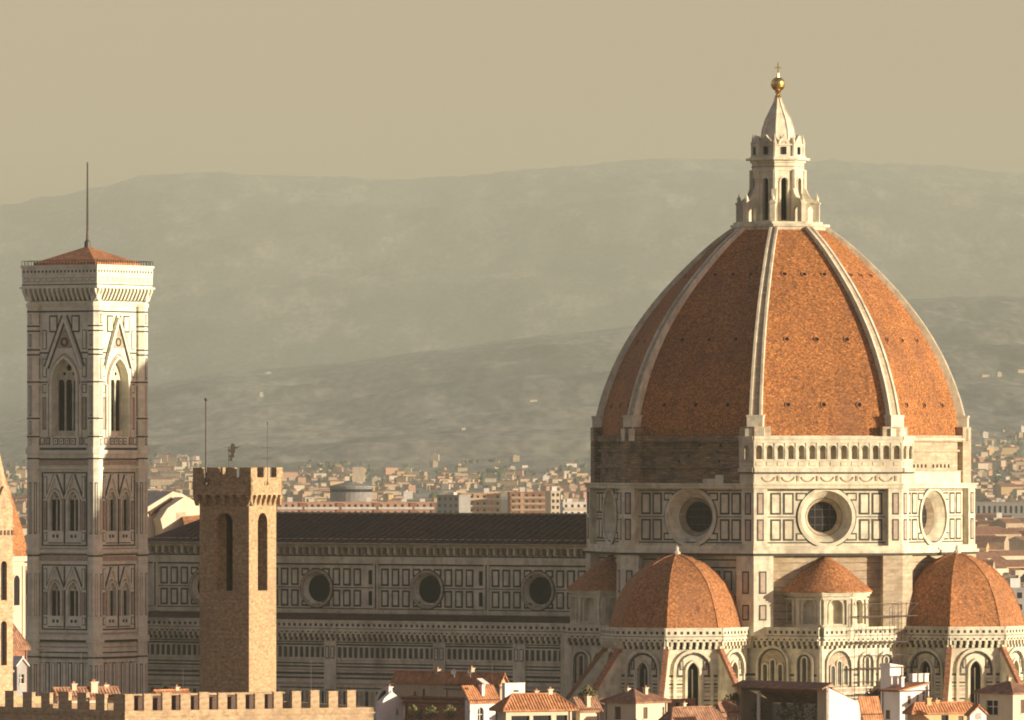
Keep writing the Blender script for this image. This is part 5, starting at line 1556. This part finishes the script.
flats('apartment_block', 'ochre and pink apartment block behind the nave roof', 461, 501, 494, 4620, OCHRE, 7, (475, 490), SALMON, CREAM, 14, 6)
flats('apartment_block', 'reddish brown apartment block nearest the dome, behind the nave roof', 510, 550, 493, 4640, BRICK, 8, (522,), SALMON, TAN, 14, 6)
flats('apartment_tower', 'slender cream apartment tower close to the dome above the nave roof', 551, 560, 492, 4600, CREAM, 8, (), None, None, 10, 20)
flats('apartment_block', 'low white apartment block beside the dome above the nave roof', 563, 588, 503, 4700, WHITE, 5, (), None, CREAM, 12, 14)
flats('apartment_block', 'cream apartment block with rows of dark windows right of the dome', 994, 1013, 519, 4300, CREAM, 5, (), None, None, 16, 10)
flats('apartment_block', 'salmon apartment block right of the dome beside the cream one', 981, 992, 523, 4320, SALMON, 4, (), None, None, 16, 10)
flats('warehouse', 'long pale warehouse in the plain right of the dome, upper one', 976, 1030, 503, 5200, GREY, 2, (), None, None, 40, 4)
flats('warehouse', 'long cream building right of the dome below the flats', 985, 1022, 556, 3300, CREAM, 3, (), None, None, 18, 12)
flats('warehouse', 'cream block right of the dome, just above the eastern half dome', 992, 1034, 568, 2900, TAN, 3, (), None, WHITE, 18, 14)
flats('warehouse', 'pale bluish block at the right edge beside the eastern half dome', 1013, 1040, 590, 2350, GREY, 3, (), None, None, 14, 12)
rb = thing('round_building', 'round flat topped dark building with a square tower behind the apartment row', 'building', ((351 - 512) * 4800 / F, 4800, 0))
r_ = 21 / F * 4800; q = lambda y: zat(y, 4800)
m = MB(); m.lathe((0, 0), [(r_, 0), (r_, q(488)), (r_ * 1.05, q(487.5)), (r_ * 1.05, q(486)), (0.01, q(481))], 28)
m.build('wall', [GREY], rb)
m = MB(); m.lathe((0, 0), [(r_ * 1.008, q(492)), (r_ * 1.008, q(489))], 28)
m.build('window_band', [DARK], rb)
m = MB(); m.cbox(1, 8.5, -3, 4, q(482), q(467)); m.build('tower', [CREAM], rb)

# ------------------------------------------------------------------ the distant town, house by house
def ground_hit(px, py):
    Y = 2400.0
    while Y < 28500:
        X = (px - 512) * Y / F
        z = max(0.0, terrain(X, Y))
        if HOR - F * (z - CAMZ) / Y <= py: return X, Y, z
        Y += 40
    return None
fm = {}
def far_mesh(kind, mname, wall, roofm):
    key = (kind, mname)
    if key in fm: return fm[key]
    m = MB()
    w, d, h, rh = {'house': (13, 10, 7, 2.2), 'villa': (16, 12, 9, 2.4), 'row': (34, 11, 9, 2.2), 'flat': (20, 13, 15, 0)}[kind]
    m.cbox(-w / 2, w / 2, -d / 2, d / 2, -6, h, 0)
    if rh:
        e = .5
        for s in (-1, 1):
            p = [(-w / 2 - e, s * (d / 2 + e), h - .1), (w / 2 + e, s * (d / 2 + e), h - .1), (w / 2 + e, 0, h + rh), (-w / 2 - e, 0, h + rh)]
            m.face(p if s < 0 else p[::-1], 1)
        for s in (-1, 1): m.face([(s * w / 2, -d / 2, h), (s * w / 2, d / 2, h), (s * w / 2, 0, h + rh)], 0)
    else:
        m.cbox(-w / 2 - .3, w / 2 + .3, -d / 2 - .3, d / 2 + .3, h, h + .8, 0); m.cbox(-3, 2, -2, 3, h + .8, h + 3.4, 0)
    nf = int(h // 3)
    fr = Fr((-w / 2, -d / 2, 0), (1, 0, 0))
    for f in range(nf):
        for i in range(int(w // 3.2)):
            m.box(fr, 1.0 + i * 3.2, 2.2 + i * 3.2, 1 + f * 3, 2.5 + f * 3, 0, 0.05, 2)
    o = m.build('house', [wall, roofm, DARK])
    me = o.data; bpy.data.objects.remove(o)
    fm[key] = me
    return me
PAL = [('white', WHITE), ('cream', CREAM), ('tan', TAN), ('salmon', SALMON)]
def zone(x0, x1, y0, y1, n, where, group, kinds=('house', 'house', 'villa', 'row', 'flat'), bias=1.0, w=(3, 4, 3, 2), sc_=0.55):
    for i in range(n):
        px = random.uniform(x0, x1); py = y0 + (y1 - y0) * random.random() ** bias
        hit = ground_hit(px, py)
        if not hit: continue
        cname, wall = random.choices(PAL, w)[0]
        kd = random.choice(kinds)
        o = bpy.data.objects.new('distant_house', far_mesh(kd, cname, wall, TILE if random.random() < 2 else TILEB))
        C.objects.link(o)
        o.location = hit; o.rotation_euler = (0, 0, R(random.choice((20, 35, 50, 62, 75, -10)) + random.uniform(-6, 6)))
        s = random.uniform(.75, 1.25) * sc_; o.scale = (s, s, s)
        tag(o, 'tiny %s %s of the distant town %s' % (cname, {'house': 'house', 'villa': 'villa', 'row': 'terrace', 'flat': 'block'}[kd], where), 'house', group)
zone(282, 590, 459, 497, 110, 'on the slope above the nave roof', 'distant houses above the nave roof', bias=0.65)
zone(282, 437, 490, 512, 22, 'beside the salmon flats above the nave roof', 'distant houses beside the salmon flats', ('flat', 'row', 'villa'))
zone(151, 196, 458, 505, 40, 'between bell tower and stone tower', 'distant houses between the two towers', ('flat', 'row', 'villa', 'house'))
zone(2, 28, 470, 520, 8, 'left of the bell tower', 'distant houses left of the bell tower')
zone(968, 1024, 425, 490, 30, 'on the slope right of the dome', 'distant houses on the slope right of the dome')
zone(968, 1026, 488, 625, 62, 'in the plain right of the dome', 'distant houses in the plain right of the dome', ('house', 'villa', 'row', 'row', 'flat'), w=(4, 4, 3, 2), sc_=0.75)
for px, py, kd, lb in ((165, 390, 'villa', 'small white villa high on the hill just right of the bell tower'), (261, 397, 'flat', 'lone white tower house on the hill above the stone tower'), (268, 374, 'row', 'pale farm on the ridge above the stone tower'),
                       (533, 402, 'row', 'bright white farm on the hillside left of the dome'), (463, 431, 'villa', 'small white villa among fields above the nave roof'),
                       (985, 377, 'row', 'white farm on the hill right of the dome, left one'), (999, 376, 'flat', 'white block on the hill right of the dome, middle one'), (1021, 373, 'row', 'white farm on the hill at the right edge')):
    hit = ground_hit(px, py)
    if hit:
        o = bpy.data.objects.new('hill_house', far_mesh(kd, 'cream', CREAM, TILE)); C.objects.link(o)
        o.location = hit; o.rotation_euler = (0, 0, R(25)); o.scale = (.55, .55, .55); tag(o, lb, 'house')

# the rest of the town: thousands of roofs, one mass
om = MB()
def small_house(X, Y, z, w, d, h, a, mi):
    ca, sa = cos(a), sin(a)
    P = lambda x, y, k: (X + x * ca - y * sa, Y + x * sa + y * ca, z + k)
    c = [(-w, -d), (w, -d), (w, d), (-w, d)]
    for i in range(4):
        p, q = c[i], c[(i + 1) % 4]
        om.face([P(*p, -4), P(*q, -4), P(*q, h), P(*p, h)], mi)
    if random.random() < .75:
        rh = d * .45
        om.face([P(-w, -d, h), P(w, -d, h), P(w, 0, h + rh), P(-w, 0, h + rh)], 4); om.face([P(w, d, h), P(-w, d, h), P(-w, 0, h + rh), P(w, 0, h + rh)], 4)
        om.face([P(-w, d, h), P(-w, -d, h), P(-w, 0, h + rh)], mi); om.face([P(w, -d, h), P(w, d, h), P(w, 0, h + rh)], mi)
    else: om.face([P(*p, h) for p in c], mi)
for x0, x1, y0, y1, n, s0 in ((278, 592, 475, 503, 520, .8), (150, 198, 462, 508, 170, 1.0), (0, 30, 470, 520, 60, 1.0), (964, 1028, 440, 500, 220, .9), (964, 1028, 496, 600, 330, 1.1), (-600, 1600, 470, 640, 2600, 1.05)):
    for i in range(n):
        px = random.uniform(x0, x1); py = y0 + (y1 - y0) * random.random() ** .75
        if n > 2000 and -5 < px < 1030 and py < 522: continue
        if fbm(px * 6, py * 20, 200, 3) < -0.22: continue
        h = ground_hit(px, py)
        if h:
            k = s0 * random.uniform(.6, 1.2)
            small_house(h[0], h[1], h[2], random.choice((5, 7, 7, 14)) * k, 4.5 * k, random.choice((5, 7, 9, 12)) * k, R(random.choice((20, 35, 50, 62, -10)) + random.uniform(-8, 8)), random.choices((0, 1, 2, 3), (4, 4, 2, 2))[0])
om_ = om.build('town_mass', [CREAM, TAN, OCHRE, SALMON, TILEB]); om_['kind'] = 'stuff'

# woods and hedges far off: nobody could count them
tm = MB()
def clump(X, Y, z, r):
    n = 7
    for j in range(3):
        c = Vector((X + random.uniform(-r, r), Y + random.uniform(-r, r), z + r * random.uniform(.3, .9))); q = r * random.uniform(.5, .9)
        rings = []
        for a in (-0.6, 0.15, 0.75):
            rings.append([c + Vector((q * cos(a) * cos(2 * pi * i / n) * random.uniform(.75, 1.2), q * cos(a) * sin(2 * pi * i / n) * random.uniform(.75, 1.2), q * sin(a) * random.uniform(.8, 1.2))) for i in range(n)])
        for a, b in zip(rings, rings[1:]):
            for i in range(n): tm.face([a[i], a[(i + 1) % n], b[(i + 1) % n], b[i]])
        top = c + Vector((0, 0, q))
        for i in range(n): tm.face([rings[-1][i], rings[-1][(i + 1) % n], top])
for x0, x1, y0, y1, n in ((282, 590, 462, 500, 260), (150, 196, 456, 510, 90), (966, 1026, 430, 610, 260), (0, 28, 450, 520, 50)):
    for i in range(n):
        px, py = random.uniform(x0, x1), random.uniform(y0, y1)
        if fbm(px * 8, py * 30, 300, 3) < -0.05: continue
        h = ground_hit(px, py)
        if h: clump(h[0], h[1], h[2], random.uniform(3, 6))
tw_ = tm.build('woodland', [FARWOOD]); tw_['kind'] = 'stuff'

# ------------------------------------------------------------------ air
hz_ = MB(); hz_.cbox(-14500, 14500, -150, 48500, -1.0, 2000)
ho = hz_.build('haze', [])
vm = bpy.data.materials.new('haze_air'); vm.use_nodes = True
N = vm.node_tree.nodes
for n in list(N):
    if n.type == 'BSDF_PRINCIPLED': N.remove(n)
pv = N.new('ShaderNodeVolumePrincipled')
pv.inputs['Color'].default_value = (0.70, 0.775, 0.645, 1)
pv.inputs['Density'].default_value = 3.8e-5
pv.inputs['Anisotropy'].default_value = 0.0
out = [n for n in N if n.type == 'OUTPUT_MATERIAL'][0]
vm.node_tree.links.new(pv.outputs[0], out.inputs['Volume'])
ho.data.materials.append(vm)
ho['kind'] = 'stuff'
